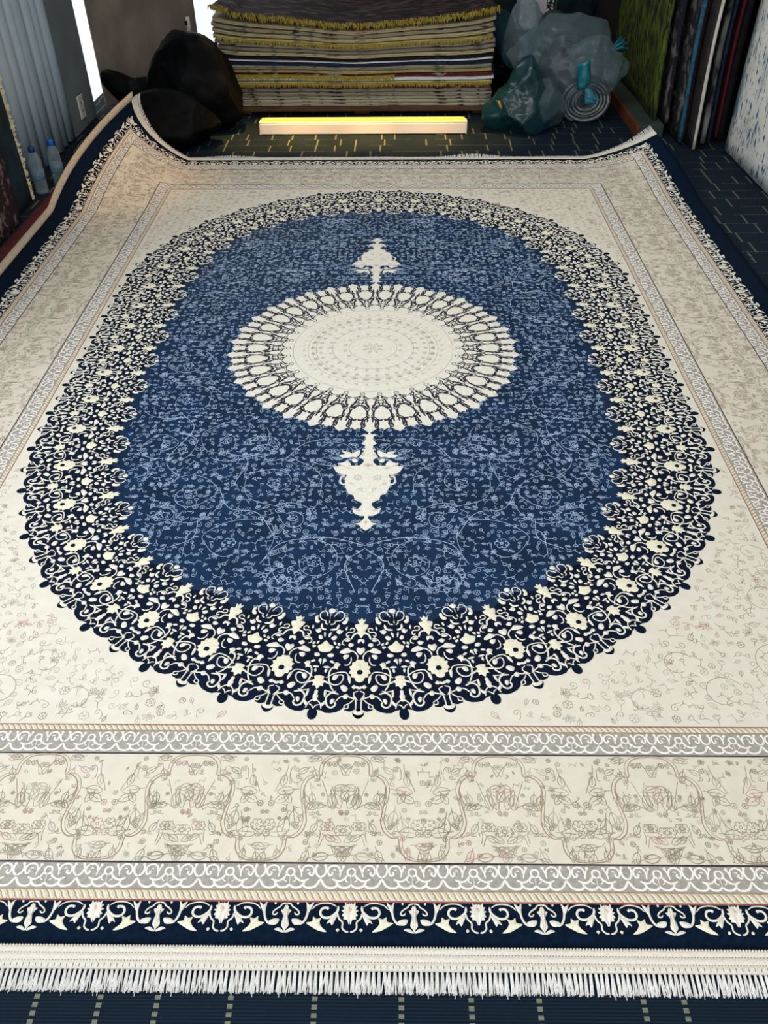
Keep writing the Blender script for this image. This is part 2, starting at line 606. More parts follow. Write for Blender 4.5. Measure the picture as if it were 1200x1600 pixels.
DATA = {'band':[['P','gold',[[0.024,0.862],[0.05,0.84],[0.086,0.851],[0.065,0.814],[0.052,0.806],[0.124,0.797],[0.108,0.763],[0.075,0.733],[0.093,0.712],[0.056,0.703],[0.034,0.668]]],['S','iv',3.2,[[0.122,0.747],[0.156,0.763],[0.196,0.756],[0.203,0.742]]],['S','iv',3.4,[[0.124,0.746],[0.155,0.725],[0.222,0.725],[0.257,0.704],[0.238,0.685],[0.208,0.695]]],['S','iv',5,[[0.066,0.718],[0.135,0.703],[0.172,0.657]]],['S','iv',3,[[0.172,0.657],[0.233,0.67],[0.292,0.645],[0.303,0.619],[0.262,0.604]]],['P','iv',[[0.181,0.653],[0.233,0.663],[0.279,0.643],[0.238,0.635],[0.193,0.638]]],['P','iv',[[0.116,0.612],[0.18,0.63],[0.218,0.608],[0.179,0.583],[0.135,0.594]]],['P','iv',[[0.042,0.661],[0.064,0.657],[0.071,0.632],[0.056,0.62],[0.04,0.64]]],['P','iv',[[0.016,0.575],[0.06,0.585],[0.083,0.562],[0.056,0.534],[0.019,0.518]]],['P','iv',[[0.123,0.553],[0.173,0.571],[0.211,0.586],[0.297,0.565],[0.341,0.537],[0.288,0.524],[0.215,0.529],[0.16,0.537]]],['S','iv',3.6,[[0.061,0.478],[0.063,0.51],[0.101,0.54],[0.15,0.553]]],['P','iv',[[0.169,0.514],[0.202,0.522],[0.251,0.521],[0.274,0.499],[0.243,0.473],[0.195,0.486]]],['S','iv',3.2,[[0.15,0.498],[0.147,0.462],[0.182,0.429],[0.235,0.426]]],['P','gold',[[0.019,0.472],[0.064,0.476],[0.088,0.454],[0.124,0.45],[0.124,0.423],[0.161,0.411],[0.138,0.388],[0.16,0.357],[0.127,0.349],[0.124,0.322],[0.086,0.319],[0.07,0.292],[0.028,0.279]]],['P','nv',[[0.024,0.381],[0.046,0.378],[0.059,0.361],[0.048,0.344],[0.025,0.341]]],['P','iv',[[-0.036,0.241],[-0.005,0.25],[0.03,0.239],[0.031,0.221],[-0.003,0.224]]],['P','iv',[[0.048,0.239],[0.081,0.262],[0.12,0.24],[0.082,0.221]]],['P','iv',[[0.276,0.431],[0.312,0.451],[0.348,0.455],[0.375,0.435],[0.367,0.412],[0.382,0.389],[0.342,0.395],[0.313,0.381],[0.309,0.408]]],['S','iv',3.2,[[0.16,0.33],[0.201,0.363],[0.283,0.365],[0.361,0.351],[0.441,0.316]]],['S','iv',4,[[0.373,0.412],[0.409,0.373],[0.407,0.312],[0.367,0.244],[0.326,0.208]]],['S','iv',3.2,[[0.321,0.338],[0.248,0.343],[0.227,0.315],[0.261,0.27],[0.328,0.257],[0.381,0.273]]],['P','iv',[[0.29,0.338],[0.325,0.351],[0.365,0.335],[0.369,0.3],[0.333,0.293],[0.302,0.312]]],['P','iv',[[0.136,0.334],[0.175,0.342],[0.169,0.3],[0.141,0.262],[0.125,0.281]]],['P','iv',[[0.148,0.225],[0.19,0.255],[0.235,0.262],[0.259,0.242],[0.226,0.206],[0.18,0.197]]],['S','iv',4.6,[[0.259,0.181],[0.336,0.194],[0.391,0.167],[0.397,0.13],[0.372,0.087],[0.321,0.075],[0.285,0.096],[0.294,0.119]]],['S','iv',3,[[0.295,0.207],[0.352,0.201],[0.413,0.209]]],['P','iv',[[0.295,0.141],[0.332,0.148],[0.353,0.128],[0.343,0.101],[0.313,0.105]]],['S','iv',3.4,[[0.074,0.144],[0.125,0.156],[0.177,0.166],[0.239,0.159],[0.289,0.121]]],['P','iv',[[0.136,0.169],[0.172,0.188],[0.214,0.17],[0.203,0.144],[0.161,0.14]]],['S','iv',3.4,[[0.089,0.162],[0.056,0.129],[0.053,0.082],[0.055,0.029]]],['S','iv',3,[[0.032,0.207],[0.081,0.193],[0.078,0.169],[0.035,0.129]]],['S','iv',3,[[0.074,0.14],[0.126,0.108],[0.181,0.089],[0.174,0.067],[0.138,0.072],[0.136,0.096]]],['P','iv',[[0.033,0.04],[0.049,0.04],[0.076,0.055],[0.084,0.04],[0.062,0.02],[0.034,0.015]]],['P','iv',[[0.53,0.948],[0.557,0.939],[0.577,0.925],[0.55,0.903],[0.52,0.899]]],['S','iv',3,[[0.478,0.863],[0.428,0.916],[0.362,0.913],[0.325,0.881],[0.368,0.837],[0.45,0.824]]],['P','iv',[[0.246,0.858],[0.279,0.878],[0.31,0.867],[0.307,0.837],[0.361,0.813],[0.326,0.791],[0.267,0.806]]],['S','iv',6,[[0.395,0.793],[0.413,0.753],[0.496,0.74]]],['S','iv',3.4,[[0.451,0.828],[0.461,0.8],[0.505,0.791]]],['P','iv',[[0.49,0.89],[0.529,0.89],[0.52,0.846],[0.483,0.848]]],['P','iv',[[0.48,0.831],[0.518,0.834],[0.513,0.805],[0.483,0.808]]],['P','iv',[[0.304,0.739],[0.337,0.736],[0.373,0.757],[0.423,0.728],[0.387,0.702],[0.341,0.708]]],['P','iv',[[0.462,0.721],[0.504,0.708],[0.497,0.666],[0.476,0.683]]],['P','iv',[[0.384,0.683],[0.431,0.691],[0.471,0.666],[0.451,0.646],[0.4,0.65]]],['P','iv',[[0.248,0.78],[0.272,0.776],[0.287,0.75],[0.256,0.738]]],['P','iv',[[0.391,0.629],[0.43,0.636],[0.414,0.608],[0.382,0.606]]],['P','iv',[[0.319,0.612],[0.359,0.629],[0.37,0.608],[0.334,0.596]]],['P','iv',[[0.33,0.588],[0.381,0.596],[0.392,0.58],[0.347,0.567]]],['P','gold',[[0.508,0.642],[0.471,0.608],[0.411,0.589],[0.433,0.563],[0.455,0.543],[0.497,0.535]]],['P','iv',[[0.385,0.519],[0.416,0.531],[0.47,0.523],[0.479,0.499],[0.429,0.491],[0.394,0.499]]],['P','iv',[[0.359,0.447],[0.409,0.469],[0.437,0.455],[0.388,0.439]]],['P','iv',[[0.488,0.483],[0.519,0.474],[0.51,0.42],[0.494,0.444],[0.461,0.459]]],['P','iv',[[0.401,0.404],[0.437,0.416],[0.495,0.412],[0.499,0.401],[0.446,0.395]]],['P','iv',[[0.439,0.389],[0.463,0.395],[0.477,0.37],[0.457,0.354],[0.442,0.369]]],['P','gold',[[0.522,0.335],[0.488,0.331],[0.459,0.323],[0.472,0.301],[0.426,0.285],[0.462,0.271],[0.459,0.244],[0.491,0.248],[0.506,0.218]]],['P','iv',[[0.38,0.263],[0.421,0.289],[0.453,0.286],[0.43,0.27]]],['P','iv',[[0.527,0.215],[0.501,0.204],[0.502,0.178],[0.489,0.163],[0.506,0.123],[0.515,0.12]]],['P','iv',[[0.413,0.222],[0.438,0.215],[0.433,0.17],[0.415,0.148],[0.402,0.178]]],['S','iv',3.4,[[0.434,0.061],[0.455,0.105],[0.5,0.131],[0.526,0.134]]],['P','iv',[[0.408,0.134],[0.426,0.116],[0.45,0.105],[0.447,0.08],[0.422,0.084],[0.399,0.105]]],['S','iv',3,[[0.469,0.095],[0.498,0.088],[0.526,0.061]]]],'b_out':[[0.032,0.05],[0.076,0.051],[0.116,0.044],[0.175,0.053],[0.188,0.079],[0.215,0.06],[0.264,0.041],[0.333,0.032],[0.387,0.034],[0.433,0.052],[0.526,0.061]],'b_arrow':[[0.03,0.06],[0.061,0.06],[0.084,0.043],[0.077,0.012],[0.033,-0.013]],'b_blob':[[0.517,0.077],[0.487,0.07],[0.476,0.041],[0.484,0.006],[0.521,-0.016]],'med':[['S','dk',2.4,[[0.404,0.3128],[0.301,0.3226],[0.038,0.3285]]],['S','dk',2.2,[[0.436,0.3168],[0.388,0.3293],[0.292,0.3366],[0.237,0.3602],[0.122,0.3786],[0.027,0.3907]]],['S','dk',2,[[0.01,0.3304],[0.211,0.3262],[0.252,0.3383],[0.175,0.3601],[0.049,0.3834]]],['S','dk',2,[[0.302,0.3391],[0.567,0.3404]]],['S','dk',2.2,[[0.258,0.3603],[0.333,0.3574],[0.541,0.3592]]],['S','dk',2.6,[[0.528,0.3691],[0.422,0.3747],[0.318,0.3803],[0.255,0.3912],[0.178,0.3983],[0.148,0.4152],[0.146,0.4332],[0.245,0.4424],[0.362,0.453],[0.48,0.4479]]],['S','dk',3.4,[[0.122,0.3908],[0.246,0.3776],[0.324,0.3717],[0.488,0.3688]]],['S','dk',2.6,[[0.027,0.3907],[0.103,0.4],[0.113,0.4181],[0.036,0.4319]]],['S','dk',3.2,[[0.036,0.4342],[0.121,0.4462],[0.281,0.4538],[0.472,0.4573]]],['S','dk',2.6,[[0.058,0.4378],[0.182,0.4481],[0.206,0.4659],[0.176,0.4862],[0.229,0.495],[0.27,0.4836]]],['S','dk',4.2,[[0.28,0.4562],[0.298,0.4692],[0.323,0.481]]],['S','dk',2.4,[[0.326,0.4752],[0.286,0.4895],[0.307,0.4994]]],['S','dk',2.2,[[0.241,0.4543],[0.276,0.4662],[0.235,0.4748]]],['S','dk',3,[[0.193,0.391],[0.147,0.3817],[0.064,0.3859]]],['S','dk',2.6,[[0.427,0.3685],[0.399,0.3546],[0.342,0.3449]]],['S','dk',3,[[0.129,0.4403],[0.104,0.4343],[0.147,0.4302]]]],'m_out':[[0.051,0.5204],[0.137,0.5091],[0.191,0.5024],[0.25,0.4969],[0.281,0.4912],[0.316,0.4949],[0.349,0.502],[0.388,0.4964],[0.415,0.5058]],'m_loop':[0.5,0.303],'pend':[[0.0008,-0.5147],[0.0065,-0.5299],[0.0228,-0.5299],[0.0127,-0.5411],[0.0102,-0.5511],[0.0152,-0.5651],[0.0236,-0.5775],[0.0127,-0.5849],[0.0113,-0.6034],[0.0213,-0.6093],[0.0127,-0.6141],[0.0222,-0.6323],[0.0282,-0.6475],[0.0141,-0.6579],[0.0144,-0.671],[0.0255,-0.6872],[0.1046,-0.6894],[0.0932,-0.7168],[0.0736,-0.7304],[0.0602,-0.7295],[0.0659,-0.7527],[0.0644,-0.7834],[0.052,-0.8177],[0.0391,-0.822],[0.034,-0.8431],[0.018,-0.8535],[0.0122,-0.8597],[0.0179,-0.8762],[0.0261,-0.8843],[0.0398,-0.8802],[0.0343,-0.9004],[0.0191,-0.9105],[0.006,-0.9117],[0.0047,-0.9205],[0.0117,-0.9323],[0.0166,-0.9402],[0.0302,-0.944],[0.0174,-0.9511],[0.0124,-0.9604],[0.0018,-0.972]],'p_x':[['P','iv',[[0.0276,-0.6092],[0.0359,-0.6198],[0.0361,-0.6333],[0.0499,-0.6342],[0.0561,-0.6198],[0.0827,-0.6164],[0.0711,-0.6284],[0.0869,-0.6356],[0.0792,-0.6484],[0.0592,-0.6484],[0.0477,-0.6437],[0.0362,-0.6466],[0.0262,-0.6261]]],['P','iv',[[0.0302,-0.664],[0.0392,-0.6522],[0.0512,-0.6569],[0.0422,-0.6719]]],['P','iv',[[0.0509,-0.6858],[0.057,-0.6686],[0.0649,-0.6616],[0.0741,-0.6718],[0.0911,-0.6755],[0.0792,-0.6857]]],['S','iv',5,[[0.0647,-0.7358],[0.0758,-0.7384],[0.0792,-0.7615],[0.0715,-0.7738],[0.064,-0.7703]]]],'scroll':[['P','iv',[[0.0,8.9],[0.032,9.8],[0.044,13.9],[0.08,15.1],[0.065,19.0],[0.027,19.7],[0.019,25.5],[0.044,34.6],[0.058,41.4],[0.016,48.2],[0.0,50.9]]],['S','iv',2.4,[[0.0,3.2],[0.065,4.6],[0.097,9.2],[0.149,12.7],[0.195,17.3],[0.205,21.9],[0.163,23.1],[0.132,19.6]]],['P','iv',[[0.158,3.3],[0.178,1.0],[0.196,3.3],[0.177,5.9]]],['P','iv',[[0.002,52.2],[0.085,45.4],[0.161,48.0],[0.109,50.8],[0.033,53.5]]],['S','iv',3.6,[[0.323,2.0],[0.342,16.0],[0.314,29.8],[0.255,37.8],[0.168,38.6]]],['P','iv',[[0.096,31.1],[0.169,29.9],[0.255,34.0],[0.213,40.3],[0.13,39.5]]],['P','iv',[[0.298,0.2],[0.328,9.0],[0.354,19.5],[0.406,9.0],[0.429,1.5],[0.382,5.5],[0.345,7.9]]],['S','iv',2,[[0.401,13.6],[0.466,6.6],[0.572,3.0],[0.698,3.6],[0.791,9.1]]],['S','iv',3.8,[[0.649,10.6],[0.565,12.3],[0.537,20.4],[0.585,27.3],[0.69,27.2],[0.798,17.9],[0.816,8.1]]],['P','iv',[[0.622,11.6],[0.646,8.8],[0.674,11.5],[0.648,14.8]]],['P','iv',[[0.81,22.5],[0.775,31.7],[0.73,41.2],[0.697,36.3],[0.644,38.6],[0.684,30.6],[0.749,25.3]]],['P','gold',[[0.323,37.1],[0.417,34.3],[0.43,26.3],[0.485,30.1],[0.554,28.5],[0.535,36.4],[0.584,45.4],[0.65,52.1],[0.537,50.6],[0.432,44.9]]],['S','iv',2.8,[[0.798,17.9],[0.834,29.4],[0.89,35.7],[0.889,45.1],[0.938,50.7],[0.987,51.8]]],['P','gold',[[0.793,48.6],[0.821,45.7],[0.847,48.5],[0.818,51.9]]],['P','iv',[[1.011,4.9],[0.951,4.3],[0.917,-0.4],[0.929,6.2],[0.881,8.6],[0.915,13.2],[0.866,15.5],[0.912,20.1],[0.874,24.1],[0.919,27.0],[0.9,30.4],[0.958,31.5],[0.994,38.8]]],['P','rose',[[1.008,10.8],[0.983,12.0],[0.976,15.9],[1.005,17.7]]]],'lace':[['S','wh',4.2,[[0.0,8.8],[0.088,10.5],[0.128,16.2],[0.088,21.7],[0.0,23.7]]],['S','wh',4,[[0.11,19.7],[0.197,27.1],[0.349,32.7],[0.502,31.9],[0.616,28.9]]],['P','wh',[[0.208,5.4],[0.27,2.1],[0.332,5.4],[0.269,9.2]]],['S','wh',3.6,[[0.278,7.2],[0.352,16.6],[0.381,26.5]]],['S','wh',4,[[0.374,17.1],[0.406,7.9],[0.553,3.3],[0.721,6.5],[0.77,15.2],[0.71,22.7],[0.615,19.5],[0.66,15.3]]],['P','wh',[[0.801,3.9],[0.864,0.6],[0.925,3.9],[0.861,7.4]]],['S','wh',4.4,[[0.862,5.2],[0.824,11.4],[0.877,21.4],[0.998,26.3]]],['S','wh',4,[[0.0,23.7],[0.0,38.9]]],['S','wh',2.6,[[0.127,24.1],[0.188,31.0],[0.083,35.5]]],['S','wh',4.8,[[0.0,38.9],[0.108,44.4],[0.282,45.1],[0.422,40.7],[0.493,32.6]]],['S','wh',4.8,[[0.435,39.9],[0.542,45.0],[0.715,45.4],[0.869,41.0],[0.997,28.7]]],['S','wh',2.4,[[0.507,13.6],[0.56,11.1],[0.612,14.0]]]],'cart':[[-0.096,3.7],[0.041,4.3],[0.184,11.7],[0.285,27.7],[0.312,49.5],[0.397,49.9],[0.492,61.3],[0.535,80.2],[0.523,96.4],[0.443,112.5],[0.391,128.4],[0.391,146.1],[0.445,163.5],[0.536,176.3],[0.635,181.6],[0.647,197.4],[0.706,211.9],[0.816,222.0],[0.941,227.0]],'cfill':[['C',[-0.354,57.4],24,1],['C',[-0.392,130.3],24,1],['C',[-0.459,171.0],22,0],['F',[-0.225,157.7],62],['F',[0.166,157.7],62],['F',[-0.037,166.2],72],['F',[-0.031,131.0],26],['L',[-0.51,90.6],90,80],['L',[-0.428,111.2],90,10],['F',[0.279,90.9],24],['L',[0.424,87.3],80,100],['F',[-0.027,28.0],36],['F',[-0.222,23.2],34],['F',[0.148,22.9],36],['L',[-0.177,87.9],120,80],['L',[0.134,87.6],120,110],['L',[-0.046,80.8],100,60],['L',[-0.01,71.3],90,20],['L',[0.104,198.0],120,150],['L',[-0.132,198.2],120,30],['L',[-0.022,206.5],70,90],['L',[-0.16,214.9],100,170],['L',[0.152,214.5],110,10],['F',[0.454,189.2],34],['L',[0.417,203.9],90,70],['F',[0.333,214.3],28],['L',[0.398,220.4],70,20],['C',[0.326,129.6],24,1],['C',[0.4,171.1],24,1],['L',[0.326,150.6],80,60],['S',[[-0.125,76.1],[-0.123,97.1],[-0.106,117.6]]],['S',[[0.162,73.5],[0.175,94.5],[0.111,117.4]]],['S',[[-0.123,15.7],[-0.079,30.5],[-0.025,49.9],[0.021,37.7],[0.139,17.9]]],['S',[[-0.3,59.7],[-0.161,117.7]]],['S',[[-0.525,71.8],[-0.508,97.5],[-0.43,113.4],[-0.285,111.0],[-0.17,120.0]]],['S',[[-0.296,190.0],[-0.277,175.1],[-0.288,164.3]]],['S',[[0.227,174.5],[0.276,195.7]]],['L',[-0.224,175.0],80,30],['L',[0.152,176.8],80,150],['F',[0.039,128.7],30],['L',[0.316,110.4],80,30],['L',[0.403,105.7],70,60]],'cfill2':[['F',[0.95,170.5],52],['F',[0.923,154.3],80],['C',[0.618,51.6],26,0],['F',[0.652,34.7],34],['L',[0.785,46.6],90,80],['L',[0.646,80.0],120,10],['L',[0.708,91.6],110,30],['L',[0.769,86.9],90,120],['L',[0.64,123.6],130,100],['L',[0.718,136.9],150,80],['F',[0.763,123.5],30],['F',[0.807,141.3],22],['F',[0.583,159.0],32],['F',[0.625,152.5],28],['L',[0.692,167.6],130,5],['L',[0.521,132.7],70,60],['F',[0.739,182.5],30],['L',[0.798,201.4],80,95],['L',[0.946,207.5],100,75],['L',[0.886,195.0],90,10],['F',[0.93,109.8],40],['F',[0.973,127.8],26],['L',[0.412,34.9],90,110],['L',[0.492,32.4],80,30],['F',[0.671,12.5],30],['L',[0.491,7.7],90,170],['L',[0.363,7.8],80,20],['S',[[0.726,141.4],[0.762,154.5],[0.81,158.8]]],['S',[[0.693,58.7],[0.727,53.9],[0.716,34.6],[0.668,27.3]]],['S',[[0.759,22.3],[0.781,44.2],[0.862,68.1],[0.903,84.5]]]]}

for q in DATA['band']:
    q[-1] = [[a - .022, b] for a, b in q[-1]]
for q in ('b_out', 'b_arrow', 'b_blob'):
    DATA[q] = [[a - .022, b] for a, b in DATA[q]]
DATA['b_blob'] = [[.478, .10], [.470, .062], [.452, .045], [.447, .015], [.465, -.012], [.5, -.022]]

rug = empty('patterned_rug', (0, 0, 0))
tag(rug, 'huge navy and ivory oval medallion rug with white front fringe spread over the floor', 'rug')

# ---- body: pile ground split at every border joint


def axis_lines(S, lo, hi, step):
    ks = sorted(set([lo, hi] + [q for q in S] + [-q for q in S]))
    out = [ks[0]]
    for a, b in zip(ks[:-1], ks[1:]):
        n = max(1, int(math.ceil((b - a) / step)))
        out += [a + (b - a) * (i + 1) / n for i in range(n)]
    return np.array(out)


def band_of(a, S):
    return np.searchsorted(np.array(S), np.abs(a) - 1e-6)


def make_body():
    U = axis_lines(SU, -HU, HU, 0.03)
    Vv = axis_lines(SV, -HV, HV, 0.03)
    nu, nv = len(U), len(Vv)
    gu, gv = np.meshgrid(U, Vv, indexing='ij')
    top = bend(gu, gv).reshape(-1, 3)
    bot = bend(gu, gv, np.full(gu.shape, -(TOP - 0.001))).reshape(-1, 3)
    i, j = np.meshgrid(np.arange(nu - 1), np.arange(nv - 1), indexing='ij')
    a = (i * nv + j).ravel()
    F = np.stack([a, a + nv, a + nv + 1, a + 1], 1)
    cu = ((U[:-1] + U[1:]) / 2)[i.ravel()]
    cv = ((Vv[:-1] + Vv[1:]) / 2)[j.ravel()]
    bnd = np.maximum(band_of(cu, SU), band_of(cv, SV))
    mi = bnd.copy()
    N = nu * nv
    F2 = F[:, ::-1] + N
    E = []
    for q in range(nu - 1):
        E += [(q * nv, q * nv + N, (q + 1) * nv + N, (q + 1) * nv), (q * nv + nv - 1, (q + 1) * nv + nv - 1, (q + 1) * nv + nv - 1 + N, q * nv + nv - 1 + N)]
    for q in range(nv - 1):
        E += [(q, q + 1, q + 1 + N, q + N), ((nu - 1) * nv + q, (nu - 1) * nv + q + N, (nu - 1) * nv + q + 1 + N, (nu - 1) * nv + q + 1)]
    E = np.array(E)
    return link_mesh('pile_ground', np.vstack([top, bot]), np.vstack([F, F2, E]),
                     [M['cream2'], M['rope'], M['grey'], M['cream'], M['grey'], M['rope'], M['nv'], M['backing']],
                     np.concatenate([mi, np.full(len(F2), 7), np.full(len(E), 6)]), rug)


body = make_body()

# ---- the two curves between which the flower ring lies (one unit = one spike, one bouquet)
OT = np.arange(23) / 2
OP = np.array([(0, -1.565), (.1, -1.564), (.2, -1.548), (.301, -1.523), (.4, -1.484), (.493, -1.44), (.577, -1.386), (.663, -1.32), (.742, -1.248),
               (.806, -1.178), (.865, -1.09), (.918, -1.0), (.957, -.903), (.993, -.806), (1.02, -.708), (1.033, -.604), (1.038, -.5), (1.038, -.412),
               (1.037, -.325), (1.037, -.243), (1.036, -.163), (1.036, -.081), (1.036, 0)])
IT = np.array([0, .5, 1.5, 2.5, 3.5, 4.5, 5.5, 6.5, 7.5, 8.5, 9.5, 10.5, 11])
IP = np.array([(0, -1.238), (.072, -1.235), (.213, -1.220), (.345, -1.168), (.465, -1.094), (.566, -.992), (.634, -.87), (.682, -.73), (.714, -.575), (.731, -.418),
               (.734, -.256), (.733, -.09), (.733, 0)])


def dense(T, P):
    n = 8
    Pm0, Pm1 = P[1] * (-1, 1), P[-2] * (1, -1)
    Q = np.vstack([Pm0, P, Pm1])
    TT = np.concatenate([[-T[1]], T, [2 * T[-1] - T[-2]]])
    D = catmull(Q, n)
    t = np.concatenate([np.interp(np.arange(len(D)) / n, np.arange(len(TT)), TT)])
    return t, D


OD, ID = dense(OT, OP), dense(IT, IP)


def ring_uv(ts):
    ts = np.asarray(ts, float)
    t, s = ts[:, 0], ts[:, 1]
    o = np.stack([np.interp(t, OD[0], OD[1][:, q]) for q in (0, 1)], 1)
    i = np.stack([np.interp(t, ID[0], ID[1][:, q]) for q in (0, 1)], 1)
    return o + (i - o) * s[:, None]


def sym_close(P, ax):
    """half outline that starts and ends on the axis -> whole outline"""
    P = np.asarray(P, float).copy()
    P[0, 0] = P[-1, 0] = ax
    R = P[1:-1][::-1].copy()
    R[:, 0] = 2 * ax - R[:, 0]
    return np.vstack([P, R])


def on_axis(P, tol=0.05):
    a, b = P[0][0], P[-1][0]
    if abs(a) < tol and abs(b) < tol:
        return 0.0
    if abs(a - .5) < tol and abs(b - .5) < tol:
        return 0.5
    return None


# ---- navy oval with scalloped edge and its finials
ov = Pat(['field', 'nv', 'ring'])
half = []
for k in range(11):
    for t, s in DATA['b_out']:
        half.append((k + t, s))
    for t, s in DATA['b_out'][::-1][1:]:
        half.append((k + 1 - t, s))
quarter = ring_uv(half)
quarter[0, 0] = 0
quarter[-1, 1] = 0
loop = np.vstack([quarter, (quarter * (1, -1))[::-1][1:], (quarter * (-1, -1))[1:], (quarter * (-1, 1))[::-1][1:-1]])
# ring ground (very dark) and inner blue field
n = len(loop)
inner_q = ring_uv([(t, .84 - .04 * math.cos(2 * PI * t)) for t in np.linspace(0, 11, 111)])
iloop = np.vstack([inner_q, (inner_q * (1, -1))[::-1][1:], (inner_q * (-1, -1))[1:], (inner_q * (-1, 1))[::-1][1:-1]])
ov.plate(loop, 'ring', 0.0007)
ov.plate(iloop, 'field', 0.0010)
for k in range(12):
    P = ring_uv(catmull(np.array(sym_close(DATA['b_arrow'], 0.0)) + (k, 0), 4, True))
    ov.plate(P, 'nv', 0.0009, 'uv')
    if k < 11:
        P = ring_uv(catmull(np.array(sym_close(DATA['b_blob'], 0.5)) + (k, 0), 4, True))
        ov.plate(P, 'nv', 0.0009, 'uv')
        for c in (0.33, 0.67):      # open navy pockets near the scallops
            P = np.array([(k + c + .085 * math.cos(q), .10 + .055 * math.sin(q)) for q in np.linspace(0, 2 * PI, 13)[:-1]])
            ov.plate(ring_uv(P), 'nv', 0.0009, 'uv')
ov.build('navy_oval', rug)

# ---- flower ring ornament
fl = Pat(['iv', 'gold', 'nv'])
HB = 0.0010
for it in DATA['band']:
    kind, mt_ = it[0], it[1]
    pts = np.array(it[-1], float)
    if kind == 'P' and mt_ == 'iv':
        if on_axis(pts) is None:
            pts = pts.mean(0) + (pts - pts.mean(0)) * .86
    elif kind == 'S':
        it[2] *= .84
    lift = 0.0008 if mt_ == 'nv' else 0.0
    hh = 0.0016
    if kind == 'P':
        ax = on_axis(pts)
        if ax is not None:
            full = catmull(sym_close(pts, ax), 2, True)
            for k in range(12 if ax == 0 else 11):
                fl.dome(ring_uv(full + (k, 0)), mt_, HB + lift * 2.4, hh, 'uv')
        else:
            full = catmull(pts, 2, True)
            for k in range(11):
                fl.dome(ring_uv(full + (k, 0)), mt_, HB, hh, 'uv')
                fl.dome(ring_uv(full * (-1, 1) + (k + 1, 0)), mt_, HB, hh, 'uv')
    else:
        c = catmull(pts, 3)
        for k in range(11):
            fl.ridge(ring_uv(c + (k, 0)), it[2] / 1000 * 1.1, mt_, HB, hh, 'uv')
            fl.ridge(ring_uv(c * (-1, 1) + (k + 1, 0)), it[2] / 1000 * 1.1, mt_, HB, hh, 'uv')
fl.build('flower_ring', rug)

# ---- outline motifs shared by the blue field, the ivory corners and the borders


def arc(cx, cy, r, a0, a1, n=8, r2=None):
    t = np.linspace(0, 1, n)
    rr = r + ((r2 if r2 is not None else r) - r) * t
    a = np.radians(a0 + (a1 - a0) * t)
    return np.stack([cx + rr * np.cos(a), cy + rr * np.sin(a)], 1)


def leaf(a=1.0, wd=.24):
    e = catmull([(0, 0), (.3 * a, wd * .9), (.68 * a, wd), (a, .03)], 3)
    return [e, e * (1, -1), np.array([(-.25, 0), (.1, 0), (.75 * a, 0)])]


MOT = dict(
    leaf=leaf(),
    twin=leaf(.8, .2) + [arc(0, -.3, .32, 90, 300, 7, .12), arc(0, .35, .3, -90, -290, 7, .12)],
    curl=[arc(.0, 0, .5, -120, 330, 14, .09), catmull([(-.25, -.43), (-.55, -.5), (-.8, -.35)], 3)],
    hook=[arc(.0, 0, .38, 200, -160, 11, .12), catmull([(-.36, -.13), (-.4, -.5), (-.1, -.85)], 3)],
    flower=[arc(.33 * math.cos(q), .33 * math.sin(q), .2, math.degrees(q) - 115, math.degrees(q) + 115, 6) for q in np.linspace(0, 2 * PI, 7)[:-1]] + [arc(0, 0, .13, 0, 360, 7)],
    bud=[catmull([(-.5, 0), (-.1, .05), (.1, .3), (.45, .35), (.3, .1)], 3), catmull([(-.5, 0), (-.1, -.05), (.1, -.3), (.45, -.35), (.3, -.1)], 3), catmull([(.3, .1), (.6, .0), (.3, -.1)], 3), np.array([(-.9, .1), (-.5, 0)])],
    fan=[catmull([(0, 0), (.5 * math.cos(q) - .12 * math.sin(q), .5 * math.sin(q) + .12 * math.cos(q)), (.85 * math.cos(q), .85 * math.sin(q)), (.5 * math.cos(q) + .12 * math.sin(q), .5 * math.sin(q) - .12 * math.cos(q)), (0, 0)], 2) for q in np.radians([-75, -38, 0, 38, 75])] + [arc(-.15, 0, .16, 40, 320, 7)],
    vine=[catmull([(-1, -.2), (-.4, .25), (.3, -.2), (1, .2)], 4), arc(-.35, .42, .2, -90, 190, 7, .07), arc(.35, -.4, .2, 90, -190, 7, .07)],
)


def place(pat, key, c, size, ang, wd, m, h0, sym, hh=0.0007):
    ca, sa = math.cos(ang), math.sin(ang)
    R = np.array([[ca, sa], [-sa, ca]])
    for p in MOT[key]:
        pat.ridge(p @ R * size + c, wd, m, h0, hh, sym, taper=False)


def in_poly(P, Q):
    x, y = P[:, 0], P[:, 1]
    ins = np.zeros(len(P), bool)
    j = len(Q) - 1
    for i in range(len(Q)):
        xi, yi = Q[i]
        xj, yj = Q[j]
        if (yi > yj) != (yj > yi) or yi != yj:
            cnd = ((yi > y) != (yj > y)) & (x < (xj - xi) * (y - yi) / ((yj - yi) if yj != yi else 1e-9) + xi)
            ins ^= cnd
        j = i
    return ins


iq2 = ring_uv([(t, 1.0) for t in np.linspace(0, 11, 56)])
FIELD = np.vstack([[(0, 0)], iq2]) * 1.0
PEND = np.array(DATA['pend'])


def pend_w(v):
    s = np.argsort(PEND[:, 1])
    return np.interp(v, PEND[s][:, 1], np.maximum(PEND[s][:, 0], .01), left=0, right=0)


def field_ok(P, mg=0.018):
    r = np.hypot(P[:, 0], P[:, 1])
    near = np.zeros(len(P), bool)
    sc = 1 - mg / .9
    return in_poly(P / sc, FIELD) & (r > .515 + mg) & ~((P[:, 1] < -.5) & (P[:, 1] > -.99) & (P[:, 0] < pend_w(P[:, 1]) + mg))


